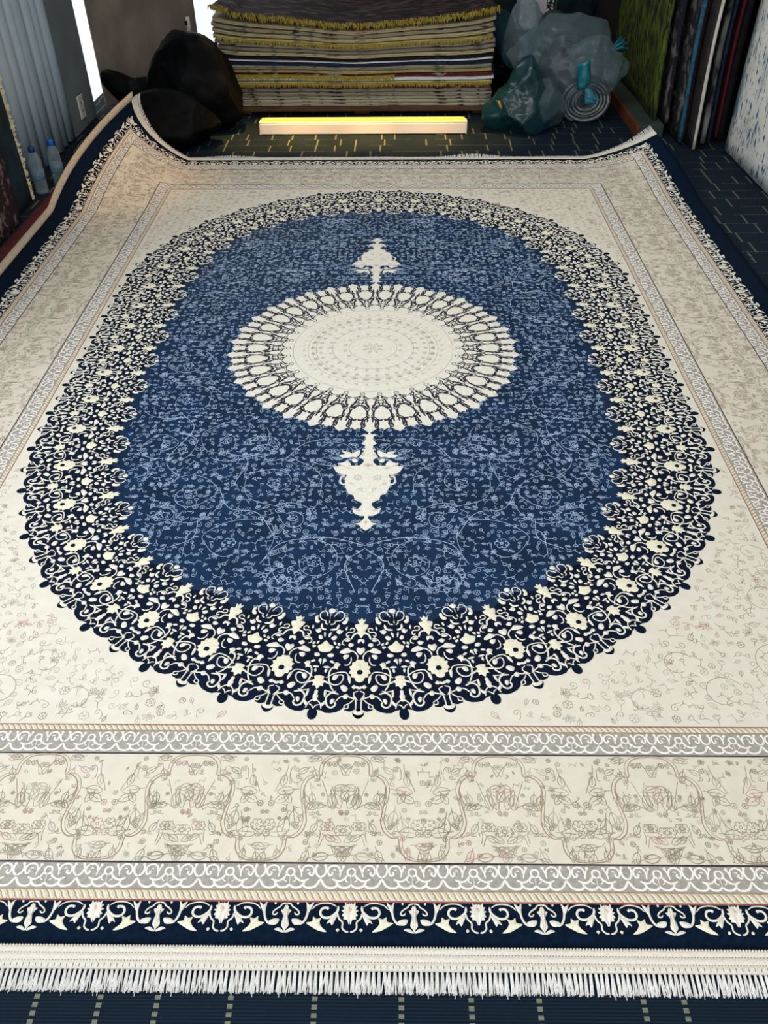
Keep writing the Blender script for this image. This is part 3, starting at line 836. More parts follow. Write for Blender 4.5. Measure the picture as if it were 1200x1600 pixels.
fv = Pat(['blue'])
HF = 0.0012
W1 = 0.0017
vines = [(.13, -1.09, .085, 60, 1), (.36, -1.02, .12, 200, -1), (.50, -.82, .10, 20, 1), (.27, -.77, .11, 250, 1), (.44, -.56, .10, 100, -1), (.62, -.58, .075, 280, 1),
         (.60, -.34, .10, 60, 1), (.64, -.12, .09, 180, -1), (.20, -.92, .055, 0, -1), (.57, -.98 + .06, .05, 90, 1), (.10, -.62, .06, 30, 1), (.33, -.60, .045, 0, -1), (.68, -.72, .04, 0, 1), (.21, -1.15, .04, 90, -1)]
for cx, cy, r, a0, d in vines:
    for q in (0, 1):
        A = arc(cx, cy, r, a0 + 180 * q, a0 + 180 * q + d * (380 if q == 0 else 130), 44 if q == 0 else 20, r * .25 if q == 0 else r * 1.35)
        A = A + np.array([(noise.noise(Vector((x * 9, y * 9, 1))), noise.noise(Vector((x * 9, y * 9, 7)))) for x, y in A]) * .022
        ok = field_ok(A, .006)
        if ok.sum() > 6:
            idx = np.where(ok)[0]
            for seg in np.split(idx, np.where(np.diff(idx) > 1)[0] + 1):
                if len(seg) > 3:
                    fv.ridge(A[seg], W1 * .85, 'blue', HF, .0008, 'uv')
    for q in range(10):
        a = math.radians(a0 + q * 36)
        c = np.array([[cx + r * math.cos(a), cy + r * math.sin(a)]])
        if field_ok(c, .02)[0]:
            place(fv, ('leaf', 'curl', 'bud')[q % 3], c[0], .02, a + d * 1.0, W1, 'blue', HF, 'uv')
    if field_ok(np.array([[cx, cy]]), .03)[0]:
        place(fv, 'flower', (cx, cy), .026 if r < .08 else .036, a0, W1, 'blue', HF, 'uv')
lv = [[(.0, -1.03), (.10, -1.0), (.22, -1.02), (.27, -1.10)], [(.02, -1.2), (.05, -1.1), (.0, -1.04)], [(.24, -1.0), (.3, -.9), (.38, -.88), (.42, -.80)], [(.38, -.76), (.36, -.66), (.44, -.62)],
      [(.55, -.74), (.6, -.66), (.55, -.5), (.6, -.42)], [(.52, -.25), (.56, -.2), (.64, -.22)], [(.13, -.55), (.2, -.58), (.25, -.66)], [(.46, -.92), (.46, -1.0), (.52, -1.04)], [(.55, -.08), (.6, -.02), (.7, 0)]]
for l in lv:
    fv.ridge(catmull(l, 8), W1 * 1.1, 'blue', HF, .0008, 'uv')


def scatter(ok_fn, x0, x1, y0, y1, cell):
    r2 = np.random.default_rng(5)
    out = []
    for i in range(int((x1 - x0) / cell) + 1):
        for j in range(int((y1 - y0) / cell) + 1):
            out.append((x0 + (i + .5 + r2.uniform(-.3, .3)) * cell, y0 + (j + .5 + r2.uniform(-.3, .3)) * cell))
    out = np.array(out)
    return out[ok_fn(out)]


keys = ['leaf', 'twin', 'curl', 'hook', 'flower', 'bud', 'fan', 'vine', 'twin', 'leaf', 'curl', 'vine', 'bud']
for i, c in enumerate(scatter(lambda P: field_ok(P, -.028), 0, .77, -1.28, 0, .0245)):
    a = 2 * PI * noise.noise(Vector((c[0] * 6, c[1] * 6, 0))) + (i * 2.399 % 1.6)
    place(fv, keys[int(rng.integers(len(keys)))], c, rng.uniform(.0115, .0175), a, W1 * .72, 'blue', HF, 'uv')
fv.build('field_vines', rug)

# ---- central medallion: ivory disc, dark network, faint rosettes
md = Pat(['iv', 'dk', 'gold', 'tan'])
NU_ = 34


def mpol(P):
    P = np.asarray(P, float)
    a = P[:, 0] * 2 * PI / NU_
    return np.stack([P[:, 1] * np.sin(a), -P[:, 1] * np.cos(a)], 1)


ho = [list(q) for q in DATA['m_out']]
ho[0][0] = 0.0
ho[-1][0] = 0.5
edge = []
for k in range(NU_):
    edge += [(k + a, r) for a, r in ho] + [(k + 1 - a, r) for a, r in ho[::-1][1:-1]]
md.plate(mpol(edge), 'iv', 0.0016)
HM = 0.0017
for it in DATA['med']:
    c = catmull(it[3], 3)
    for k in range(NU_):
        md.ridge(mpol(c + (k, 0)), it[2] / 1000 * 1.75, 'dk', HM, .0006)
        md.ridge(mpol(c * (-1, 1) + (k + 1, 0)), it[2] / 1000 * 1.75, 'dk', HM, .0006)
for k in range(NU_):
    for t_, r_, a_, b__ in ((.27, .384, .07, .005), (.29, .452, .06, .009), (.10, .372, .05, .005), (.40, .340, .06, .004), (.16, .335, .04, .005), (.10, .455, .035, .010), (.22, .478, .05, .007), (.36, .322, .05, .004), (.44, .452, .05, .003)):
        for sg in (1, -1):
            c_ = t_ if sg > 0 else 1 - t_
            md.dome(mpol([(k + c_ + a_ * math.cos(q), r_ + b__ * math.sin(q)) for q in np.linspace(0, 2 * PI, 9)[:-1]]), 'dk', HM, .0005)
for k in range(NU_):
    a = (k + .5) * 2 * PI / NU_
    md.ridge(arc(.303 * math.sin(a), -.303 * math.cos(a), .0075, 0, 360, 12), .0026, 'dk', HM, .0006, taper=False)
    place(md, 'flower', (.424 * math.sin(a), -.424 * math.cos(a)), .022, a, .0016, 'gold', HM, '')
    place(md, 'flower', (.474 * math.sin(a), -.474 * math.cos(a)), .013, a, .0014, 'gold', HM, '')
for r, nn, key, sz in ((.272, 48, 'bud', .013), (.245, 44, 'curl', .011), (.218, 34, 'fan', .016), (.188, 34, 'flower', .012), (.16, 26, 'leaf', .018), (.13, 24, 'curl', .011), (.10, 16, 'flower', .013), (.07, 12, 'fan', .016), (.035, 8, 'leaf', .02), (0, 1, 'flower', .02)):
    for k in range(nn):
        a = 2 * PI * (k + .5) / nn
        place(md, key, (r * math.sin(a), -r * math.cos(a)), sz, a + PI / 2, .0013, 'tan' if nn % 3 else 'gold', HM, '', .0004)
for r in (.285, .232, .203, .145, .085):
    md.ridge(arc(0, 0, r, 0, 360, 90), .0014, 'tan', HM, .0003, closed=True, taper=False)
md.build('center_medallion', rug)

# ---- the two pendants on the medallion's axis
for sgn in (1, -1):
    pn = Pat(['iv', 'tan', 'gold'])
    full = sym_close([(x, y * sgn) for x, y in DATA['pend']], 0.0)
    pn.plate(full, 'iv', 0.0020)
    for it in DATA['p_x']:
        pts = np.array(it[-1]) * (1, sgn)
        if it[0] == 'P':
            pn.dome(catmull(pts, 2, True), 'iv', HF, .0012, 'u')
        else:
            pn.ridge(catmull(pts, 4), .005, 'iv', HF, .0012, 'u')
    for c, sz, key, a in (((.028, -.745), .022, 'flower', 0), ((.05, -.70), .016, 'leaf', .2), ((.018, -.80), .016, 'bud', 1.2), ((.0, -.69), .018, 'fan', 1.57), ((.048, -.77), .013, 'curl', 0),
                          ((.018, -.89), .012, 'leaf', .3), ((.0, -.94), .010, 'bud', 1.5), ((.09, -.692), .012, 'leaf', .1), ((.016, -.63), .012, 'curl', 1)):
        place(pn, key, (c[0], c[1] * sgn), sz, a * sgn, .0012, 'tan', .0021, 'u' if c[0] else '', .0004)
    pn.build('pendant', rug)

# ---- ivory corner fields
cv = Pat(['tan', 'sage', 'mauve'])
OUT = np.vstack([[(0, 0)], ring_uv([(t, .0) for t in np.linspace(0, 11, 89)])])


def corner_ok(P):
    return ~in_poly(P / 1.016, OUT) & (P[:, 0] < 1.038) & (P[:, 1] > -1.572)


for i, c in enumerate(scatter(corner_ok, 0, 1.04, -1.575, 0, .029)):
    a = 2 * PI * noise.noise(Vector((c[0] * 5, c[1] * 5, 3))) + rng.uniform(0, 1.5)
    q = noise.noise(Vector((c[0] * 9, c[1] * 9, 9)))
    place(cv, keys[int(rng.integers(len(keys)))], c, rng.uniform(.014, .023), a, .0012, 'mauve' if q > .34 else ('sage' if rng.uniform() < .55 else 'tan'), .0002, 'uv', .0005)
for cx, cy, r in ((.95, -1.42, .07), (.80, -1.50, .05), (.98, -1.22, .05), (.62, -1.52, .035), (.72, -1.42, .04), (1.0, -1.05, .03)):
    cv.ridge(arc(cx, cy, r, 30, 300, 30, r * .5), .0013, 'tan', .0002, .0006, 'uv')
cv.build('corner_vines', rug)

# ---- borders.  side mapping: front/back rows run along u, left/right rows along v


def row(side, a, b, SUq, SVq):
    """a = metres along the row from its middle, b = metres outward from the reference joint"""
    a = np.asarray(a, float)
    b = np.asarray(b, float) + 0 * a
    if side == 'end':
        return np.stack([a, -(SVq + b)], -1)
    return np.stack([SUq + b, a], -1)


SYM = {'end': 'v', 'side': 'u'}
bl = Pat(['line', 'redline', 'brown'])
for a, b, mt_, wd in ((1.053, 1.586, 'redline', .0026), (1.068, 1.601, 'brown', .0030), (1.123, 1.6556, 'line', .0032), (1.352, 1.885, 'line', .0032), (1.405, 1.936, 'brown', .0022), (1.4226, 1.9552, 'redline', .0030)):
    for s_ in (-1, 1):
        nn = 130
        bl.ridge(np.stack([np.linspace(-a, a, nn), np.full(nn, s_ * b)], 1), wd, mt_, .0003, .0008, taper=False)
        bl.ridge(np.stack([np.full(nn, s_ * a), np.linspace(-b, b, nn)], 1), wd, mt_, .0003, .0008, taper=False)
bl.build('border_lines', rug)

rp = Pat(['brown', 'cream2', 'tan'])
for (ra, rb, wdt) in ((1.053, 1.586, .0155), (1.405, 1.936, .0185)):
    for side, L in (('end', ra), ('side', rb)):
        nn = int(2 * L / .0122)
        for i in range(nn):
            a0 = -L + (i + .5) * .0122
            c = np.array([(a0 - .006, .0015), (a0 - .001, wdt * .35), (a0 + .001, wdt * .65), (a0 + .006, wdt - .0015)])
            rp.ridge(row(side, c[:, 0], c[:, 1], ra, rb), .0022, 'tan', .0003, .0005, SYM[side])
            rp.ridge(row(side, c[:, 0] + .0052, c[:, 1], ra, rb), .0050, 'cream2', .0003, .0011, SYM[side])
rp.build('rope_borders', rug)

lc = Pat(['wh'])
for (ra, rb, sc) in ((1.068, 1.601, 1.0), (1.352, 1.885, 1.0)):
    for side, L in (('end', ra), ('side', rb)):
        P_ = .1116
        nn = int(round(L / P_))
        for k in range(-nn, nn + 1):
            for it in DATA['lace']:
                pts = np.array(it[-1], float)
                for fl_ in (1, -1):
                    c = catmull(pts, 3, it[0] == 'P')
                    a = k * P_ + fl_ * c[:, 0] * P_ / 2
                    b = (c[:, 1] / 1000 + .001) * (.98 if ra > 1.2 else 1.02)
                    if abs(k * P_ + fl_ * .25 * P_) > L + .056:
                        continue
                    Q = row(side, a, b, ra, rb)
                    if it[0] == 'P':
                        lc.dome(Q, 'wh', .0003, .0014, SYM[side])
                    else:
                        lc.ridge(Q, it[2] / 1000 * .95, 'wh', .0003, .0015, SYM[side])
lc.build('lace_borders', rug)

ct = Pat(['tan', 'brown', 'sage', 'mauve'])
h1 = [(0, 4), (.15, 6), (.24, 13), (.30, 28), (.315, 49), (.40, 50), (.49, 61), (.533, 80), (.523, 97)]
hc = catmull(h1 + [(.5, 115)] + [(1 - a, 230 - b) for a, b in h1[::-1]], 5)
for side, L, off in (('end', 1.30, -.02), ('side', 1.84, 0.0)):
    P_ = .154
    nn = int(L / P_ / 2)
    for k in range(-nn - 1, nn + 2):
        for fl_ in (1, -1):
            base = off + k * 2 * P_

            def put(pts, wd, m_, hh=.0005):
                pts = np.asarray(pts, float)
                a = base + fl_ * pts[:, 0] * P_
                if np.abs(a).max() > L:
                    return
                ct.ridge(row(side, a, pts[:, 1] / 1000, 1.123, 1.6556), wd, m_, .0002, hh, SYM[side], taper=False)
            put(hc, .0022, 'brown', .0008)
            put(hc + (.04, .0) - (0, 3), .0013, 'tan')
            for grp in ('cfill', 'cfill2'):
                for it in DATA[grp]:
                    a, b = it[1][0] if it[0] == 'S' else it[1]
                    q = noise.noise(Vector((k * 1.7 + a * 2, b * .02, fl_)))
                    m_ = 'mauve' if q > .42 else ('sage' if q < -.3 else 'tan')
                    if it[0] == 'S':
                        put(catmull(it[1], 4), .0014, m_)
                        continue
                    key = {'F': 'flower', 'C': 'curl', 'L': 'leaf'}[it[0]]
                    sz = it[2] / 3400 * (1.0 if it[0] != 'C' else 1.3)
                    ang = math.radians(-it[3]) if it[0] == 'L' else 0
                    ca, sa = math.cos(ang), math.sin(ang)
                    R = np.array([[ca, sa], [-sa, ca]])
                    for p_ in MOT[key]:
                        pp = p_ @ R * sz
                        put(np.stack([a + pp[:, 0] / P_, b - pp[:, 1] * 1000], 1), .0013, m_)
for side, L, seed in (('end', 1.12, 1), ('side', 1.66, 2)):
    for i in range(int(L * 2 / .024)):
        for b_ in (.018, .042, .068, .094, .120, .146, .172, .198, .214):
            a_ = -L + i * .024 + rng.uniform(-.008, .008)
            c_ = row(side, a_, b_ + rng.uniform(-.007, .007), 1.123, 1.6556)
            if rng.uniform() < (.62 if side == 'end' else .42):
                place(ct, keys[int(rng.integers(len(keys)))], c_, rng.uniform(.007, .012), rng.uniform(0, 6.3), .0010, 'tan' if rng.uniform() < .7 else 'sage', .0002, SYM[side], .0004)
ct.build('cartouche_border', rug)

sb = Pat(['iv', 'gold', 'rose'])
for side, L, nn, ra, rb, bs in (('end', 1.4226, 6, 1.4226, 1.9552, 1.0), ('side', 1.9552, 9, 1.4226, 1.9552, 1.12)):
    P_ = .226 if side == 'end' else .2210
    for k in range(-nn - 1, nn + 1):
        for fl_ in (1, -1):
            for it in DATA['scroll']:
                pts = np.array(it[-1], float)
                ax = on_axis(pts, .02) if it[0] == 'P' else None
                if it[0] == 'P' and abs(pts[0][0] - 1) < .02 and abs(pts[-1][0] - 1) < .02:
                    pts[:, 0] = np.clip(pts[:, 0], 0, 1)
                elif ax is None and it[0] == 'P':
                    pts[:, 0] = np.clip(pts[:, 0], 0, 1)
                c = catmull(pts, 3, it[0] == 'P')
                a = (k + .5) * P_ + fl_ * c[:, 0] * P_ / 2
                b = np.clip(c[:, 1] / 1000 * bs, .001, .06)
                if np.abs(a).max() > L + .05:
                    continue
                Q = row(side, a, b, ra, rb)
                if it[0] == 'P':
                    sb.dome(Q, it[1], .0003 if it[1] != 'rose' else .0016, .0016, SYM[side])
                else:
                    sb.ridge(Q, it[2] / 1000 * 1.1, it[1], .0003, .0016, SYM[side])
sb.build('scroll_border', rug)

# ---- bindings and fringes


def strip(name, us, vs, prof, mt_, axis):
    """woven tape: prof = list of (offset outward, height)"""
    V, F = [], []
    for a in (us if axis == 'end' else vs):
        for o_, h_ in prof:
            uu, vv = (a, o_) if axis == 'end' else (o_, a)
            V.append(bend(uu, vv, h_))
    k = len(prof)
    nn = len(us if axis == 'end' else vs)
    for i in range(nn - 1):
        for j in range(k - 1):
            F.append((i * k + j, (i + 1) * k + j, (i + 1) * k + j + 1, i * k + j + 1))
    return link_mesh(name, np.array(V), F, [mt_], None, rug)


def tape_prof(s, w_=.036):
    q = [(0, .0), (.002, .0035), (.009, .0038), (.0105, .0018), (.0125, .0018), (.014, .0034), (.021, .0034), (.0225, .0016), (.0245, .0016), (.026, .0028), (w_, .0022), (w_, -.006), (0, -.006)]
    return [(s * (HV + a), b) for a, b in q]


us = np.linspace(-HU - .001, HU + .001, 160)
strip('heading_tape', us, None, tape_prof(-1), M['bind'], 'end')
strip('heading_tape', us, None, tape_prof(1), M['bind'], 'end')
vs = np.linspace(-HV, HV, 170)
strip('side_binding', None, vs, [(-HU, .0), (-HU - .003, .004), (-HU - .010, .005), (-HU - .030, .004), (-HU - .030, -.004), (-HU, -.006)], M['sidebind'], 'side')
strip('side_binding', None, vs, [(HU, .0), (HU + .002, .002), (HU + .005, .001), (HU + .006, -.006), (HU, -.007)], M['nv'], 'side')

# row of stitched knots along the tape, and its eyelets
kb = Pat(['bind', 'hole'])
nb = int(2 * HU / .0053)
oct_ = np.array([(math.cos(q), math.sin(q)) for q in np.linspace(0, 2 * PI, 7)[:-1]])
for i in range(nb):
    a = -HU + (i + .5) * 2 * HU / nb
    kb.dome(oct_ * (.0022, .0026) + (a, -(HV + .0010)), 'bind', .002, .0032)
    kb.dome(oct_ * (.0011, .0009) + (a, -(HV + .0115)), 'hole', .0019, .0003)
    kb.dome(oct_ * (.0011, .0009) + (a, -(HV + .0235)), 'hole', .0017, .0003)
    if i % 2 == 0:
        kb.dome(oct_ * (.0009, .0040) + (a, -(HV + .031)), 'hole', .0025, .0003)
kb.build('tape_stitches', rug)


def tassel_mesh(seed):
    r = np.random.default_rng(seed)
    V, F = [], []
    for i in range(11):
        x0 = r.uniform(-.0016, .0016)
        x1 = x0 * 1.6 + r.normal(0, .0026)
        L_ = r.uniform(.031, .036) * (1.18 if r.uniform() < .03 else 1)
        wd = r.uniform(.0007, .00115)
        z0 = r.uniform(.003, .0062)
        pts = [(x0, 0, z0 + .001), (x0 + (x1 - x0) * .4, -L_ * .5, z0), (x1, -L_, r.uniform(.0014, .0032))]
        o_ = len(V)
        for q, (x, y, z) in enumerate(pts):
            ww = wd * (1.1 if q < 2 else .7)
            V += [(x - ww, y, z - .0006), (x, y, z + .0006), (x + ww, y, z - .0006)]
        for q in range(2):
            b_ = o_ + q * 3
            F += [(b_, b_ + 1, b_ + 4, b_ + 3), (b_ + 1, b_ + 2, b_ + 5, b_ + 4)]
    me = bpy.data.meshes.new('tassel')
    me.from_pydata(V, [], F)
    me.materials.append(M['tass'])
    return me


TM = [tassel_mesh(s) for s in range(10)]
fr = MB()
pitch = .00885
nt_ = int(HU / pitch)
near = []
for i in range(-nt_, nt_ + 1):
    if abs(i * pitch - .04) < .76:
        near.append(i * pitch)
    else:
        me = TM[i % 10]
        fr.add([(v.co.x + i * pitch, v.co.y - HV - .035, v.co.z) for v in me.vertices], [tuple(p.vertices) for p in me.polygons])
fro = fr.build('fringe', M['tass'], rug)
stuff(fro)
for i, x in enumerate(near):
    o = bpy.data.objects.new('tassel', TM[int(rng.integers(10))])
    COL.objects.link(o)
    o.parent = fro
    o.location = (x, -HV - .035, 0)
    o.rotation_euler = (0, 0, rng.normal(0, .03))

# far fringe, lying loose behind the back edge
bf = MB()
for i in range(900):
    u = -HU + 2 * HU * (i + rng.uniform(0, 1)) / 900
    n_ = noise.noise(Vector((u * 3.0, 0, 4)))
    L_ = .018 + .045 * max(0, n_ + .25)
    p0 = bend(u, HV + .034, 0.0)
    p1 = bend(np.clip(u + rng.normal(0, .006), -HU, HU), HV + .034 + L_, -.002)
    h = .004 + .012 * max(0, n_)
    z1 = max(.002, p1[2] - .004)
    if p1[2] > .03:
        z1 = p1[2]
    bf.add([(p0[0] - .0016, p0[1], p0[2]), (p0[0] + .0016, p0[1], p0[2]), (p1[0] + .0012, (p0[1] + p1[1]) / 2, (p0[2] + z1) / 2 + h), (p1[0] - .0012, (p0[1] + p1[1]) / 2, (p0[2] + z1) / 2 + h), (p1[0], p1[1], z1)], [(0, 1, 2, 3), (3, 2, 4)])
stuff(bf.build('fringe', M['tass'], rug))

# ================================================================== THINGS AROUND THE RUG
P3 = Vector


def fbm(x, y, z, o=3):
    return noise.fractal(Vector((x, y, z)), 1.0, 2.0, o)


# ---- stack of folded carpets on a low brown plinth
plinth_m = mat('brown_plinth_board', (70, 46, 28), (92, 62, 38), 8, stretch=(1, 12, 12), rough=0.6)
pl = empty('carpet_plinth', (-.13, 3.45, 0))
tag(pl, 'low brown wooden plinth under the carpet stack', 'plinth')
b = MB()
b.box((0, 0, .041), (1.64, 1.14, .028), b=.003)
autosmooth(b.build('top_board', plinth_m, pl))
for x in (-.74, 0, .74):
    autosmooth(MB().box((x, .02, .0135), (.10, 1.08, .027), b=.003).build('runner', plinth_m, pl))

edge_cols = {
    'speck': ((174, 166, 140), (66, 60, 54)), 'grey': ((138, 132, 116), (84, 80, 74)), 'ivory': ((170, 158, 122), (112, 104, 82)),
    'navy': ((22, 34, 60), (40, 56, 86)), 'black': ((22, 20, 22), (44, 40, 42)), 'olive': ((168, 158, 104), (112, 104, 70)),
    'white': ((222, 224, 222), (196, 200, 202)), 'red': ((96, 28, 30), (150, 138, 124)), 'mix': ((146, 138, 118), (44, 38, 40)),
}
EM = {k: mat('carpet_edge_' + k, a, b_, 13, rough=0.9, bump=0.4, bscale=300, stretch=(1, .3, 6), lo=.55, hi=.64) for k, (a, b_) in edge_cols.items()}
fringe_y = mat('mustard_yellow_fringe', (126, 108, 34), (158, 138, 58), 60, rough=0.8, bump=0.3)
backm = mat('grey_carpet_backing', (150, 144, 132), (172, 166, 152), 30)

#          edge material, thickness, fringe, flare, words
layers = [
    ('speck', .020, 0, 'speckled ivory carpet at the very bottom of the stack'),
    ('speck', .019, 0, 'speckled ivory carpet second from the bottom of the stack'),
    ('speck', .020, 0, 'speckled ivory carpet third from the bottom of the stack'),
    ('mix', .021, 0, 'grey and ivory blocked carpet fourth from the bottom of the stack'),
    ('mix', .020, 0, 'dark blocked carpet edge just below the red flecked one'),
    ('red', .018, 0, 'pale carpet edge with dark red flecks low in the stack'),
    ('olive', .022, 1, 'olive carpet with ragged olive fringe in the lower half of the stack'),
    ('white', .018, 0, 'thin white edged carpet below the orange yellow fringe'),
    ('red', .022, 2, 'carpet with long orange yellow fringe in the middle of the stack'),
    ('olive', .020, 0, 'olive and cream carpet edge above the orange yellow fringe'),
    ('grey', .020, 0, 'grey felted carpet edge under the navy one'),
    ('navy', .018, 0, 'navy carpet edge with a white line mid stack'),
    ('white', .008, 0, 'very thin white carpet backing between the two dark carpets'),
    ('black', .018, 0, 'black carpet edge halfway up the stack'),
    ('ivory', .022, 0, 'ivory ribbed carpet edge resting on the black one'),
    ('grey', .020, 0, 'grey speckled carpet edge in the upper half of the stack'),
    ('mix', .020, 0, 'grey carpet edge with dark blocks under the yellow fringed one'),
    ('olive', .024, 3, 'carpet with bright yellow fringe third fringe down the stack'),
    ('ivory', .021, 0, 'ivory folded carpet above the bright yellow fringe'),
    ('mix', .022, 0, 'grey carpet second below the topmost one'),
    ('ivory', .024, 0, 'thick beige carpet directly below the topmost one'),
]
ZB = .0555
zacc = ZB
total = sum(l[1] for l in layers)


def sagz(x, f):
    """the upper carpets sag in the middle and rise at the ends"""
    t = (x + .15) / .85
    return f ** 2 * (.085 * t * t) + f * .006 * math.sin(x * 9)


def carpet_layer(i, key, th, x0, x1, y0, y1, zb, f, label, fringe):
    o = empty('folded_carpet', ((x0 + x1) / 2, (y0 + y1) / 2, zb))
    tag(o, label, 'carpet', 'folded carpets in the stack')
    cx, cy = (x0 + x1) / 2, (y0 + y1) / 2
    nx = 44
    b = MB()
    fold = [(0, .5), (.004, .12), (.012, .0)]
    prof = [(y1, .02), (y0 + .030, .03), (y0 + .005, .15), (y0, .30), (y0 + .016, .49), (y0 + .002, .66), (y0 + .005, .83), (y0 + .030, .97), (y1, .985)]
    V = []
    for q in range(nx + 1):
        x = x0 + (x1 - x0) * q / nx
        jy = .010 * fbm(x * 3, i * 2.3, 0) + .004 * fbm(x * 20, i, 5)
        jx = 0
        if q in (0, nx):
            jx = .004 * (1 if q == 0 else -1)
        zz = sagz(x, f) + .0012 * fbm(x * 12, 1.7, 9)
        for (y, h) in prof:
            V.append((x + jx - cx, y + (jy if y < y1 else 0) - cy, zz + h * th * .98))
    k = len(prof)
    F = []
    for q in range(nx):
        for j in range(k):
            j2 = (j + 1) % k
            F.append((q * k + j, (q + 1) * k + j, (q + 1) * k + j2, q * k + j2))
    F.append(tuple(range(k)))
    F.append(tuple(reversed(range(nx * k, nx * k + k))))
    b.add(V, F)
    b.build('carpet_body', EM[key], o)
    if fringe:
        fb = MB()
        n = 420
        a0, a1 = (x0 + .03, x1 - .02) if fringe != 2 else (x0 + .05, x0 + 1.05)
        for q in range(n):
            x = a0 + (a1 - a0) * (q + rng.uniform(-.4, .4)) / n
            z = sagz(x, f) + th * .6
            L_ = rng.uniform(.014, .026) if fringe != 2 else rng.uniform(.020, .034)
            dy = rng.uniform(.006, .022)
            dx = rng.normal(0, .006)
            wq = rng.uniform(.002, .0035)
            jy = .010 * fbm(x * 3, i * 2.3, 0)
            p0 = (x - cx, y0 + jy + .002 - cy, z)
            p1 = (x + dx * .5 - cx, y0 + jy - dy - cy, z - L_ * .25)
            p2 = (x + dx - cx, y0 + jy - dy * 1.15 - cy, z - L_)
            fb.add([(p0[0] - wq, p0[1], p0[2]), (p0[0] + wq, p0[1], p0[2]), (p1[0] + wq, p1[1], p1[2]), (p1[0] - wq, p1[1], p1[2]), (p2[0], p2[1], p2[2])], [(0, 1, 2, 3), (3, 2, 4)])
        stuff(fb.build('fringe', fringe_y, o))
    return o


for i, (key, th, frg, label) in enumerate(layers):
    f = (zacc - ZB) / total
    x0 = -.965 - .035 * f + rng.uniform(-.010, .010) + (.02 if i < 2 else 0)
    x1 = .675 - .015 * f + rng.uniform(-.010, .008)
    y0 = 2.885 + rng.uniform(-.006, .006)
    thz = th
    carpet_layer(i, key, thz, x0, x1, y0, 3.95, zacc, f, label, frg)
    zacc += thz

# the topmost carpet: dark pattern on top, yellow fringe at the front, slightly narrower
topm = mat('dark_maroon_patterned_pile', (14, 9, 13), (88, 66, 62), 11, rough=0.95, bump=0.5, bscale=120, stretch=(1, 2.6, 1), lo=.46, hi=.70, detail=9)
o = empty('dark_patterned_carpet', (-.15, 3.4, zacc))
tag(o, 'dark maroon patterned carpet with mustard fringe lying on top of the stack', 'carpet', 'folded carpets in the stack')


def top_fn(u, v):
    w_ = .80 - .07 * v
    x = -.155 + (u - .5) * 2 * (w_ + (.03 if u > .5 else .035) * (1 - v))
    y = 2.875 + v * 1.15 + .012 * fbm(x * 3, 0, 3) * (1 - v)
    z = sagz(x, 1.0) + .022 + .008 + .006 * fbm(x * 4, y * 4, 1) + .02 * v * (1 + math.sin(u * 9))
    if u < .06:
        z += .02 * (1 - v)
    return (x + .15, y - 3.4, z)


MB().sheet(top_fn, 60, 30, .016).build('carpet_body', topm, o)
fb = MB()
for q in range(900):
    u = rng.uniform(0, 1)
    p = top_fn(u, 0.0)
    x, y, z = p
    L_ = rng.uniform(.02, .045) * (1.25 + fbm(x * 5, 1, 1))
    up_ = rng.uniform(-.012, .016)
    dx = rng.normal(0, .008)
    wq = .003
    yb = rng.uniform(0, .03)
    fb.add([(x - wq, y + yb, z + .004), (x + wq, y + yb, z + .004), (x + dx + wq, y - L_ * .5, z + .004 + up_), (x + dx - wq, y - L_ * .5, z + .004 + up_), (x + dx * 1.5, y - L_ * .75, z - .014 + up_)], [(0, 1, 2, 3), (3, 2, 4)])
stuff(fb.build('fringe', fringe_y, o))

# ---- LED batten lying on the floor in front of the stack
lamp = empty('batten_light', (-.11, 2.535, 0), .004)
tag(lamp, 'long white light batten glowing yellow on the floor before the stack', 'light')
wp = mat('white_enamelled_metal', (214, 206, 196), (222, 214, 206), 5, rough=0.4)
b = MB()
b.box((0, 0, .034), (1.20, .066, .060), b=.004)
autosmooth(b.build('housing', wp, lamp))
autosmooth(MB().box((0, -.002, .068), (1.20, .058, .008), b=.002).build('lip', wp, lamp))
MB().box((0, .002, .0775), (1.19, .046, .011), b=.003).build('diffuser', emis('yellow_light_diffuser', (255, 196, 60), 1.6), lamp)
for s_ in (-1, 1):
    autosmooth(MB().box((s_ * .603, 0, .037), (.008, .066, .070), b=.002).build('end_cap', wp, lamp))
    MB().box((s_ * .45, 0, .002), (.05, .05, .004)).build('foot', wp, lamp)
ll = bpy.data.lights.new('batten_glow', 'AREA')
ll.shape = 'RECTANGLE'
ll.size = 1.15
ll.size_y = .04
ll.energy = 2.2
ll.color = (1.0, .62, .16)
lo_ = bpy.data.objects.new('batten_glow', ll)
COL.objects.link(lo_)
lo_.parent = lamp
lo_.location = (0, .03, .086)
lo_.rotation_euler = (PI + .5, 0, 0)

# ---- crumpled blobs for the bags


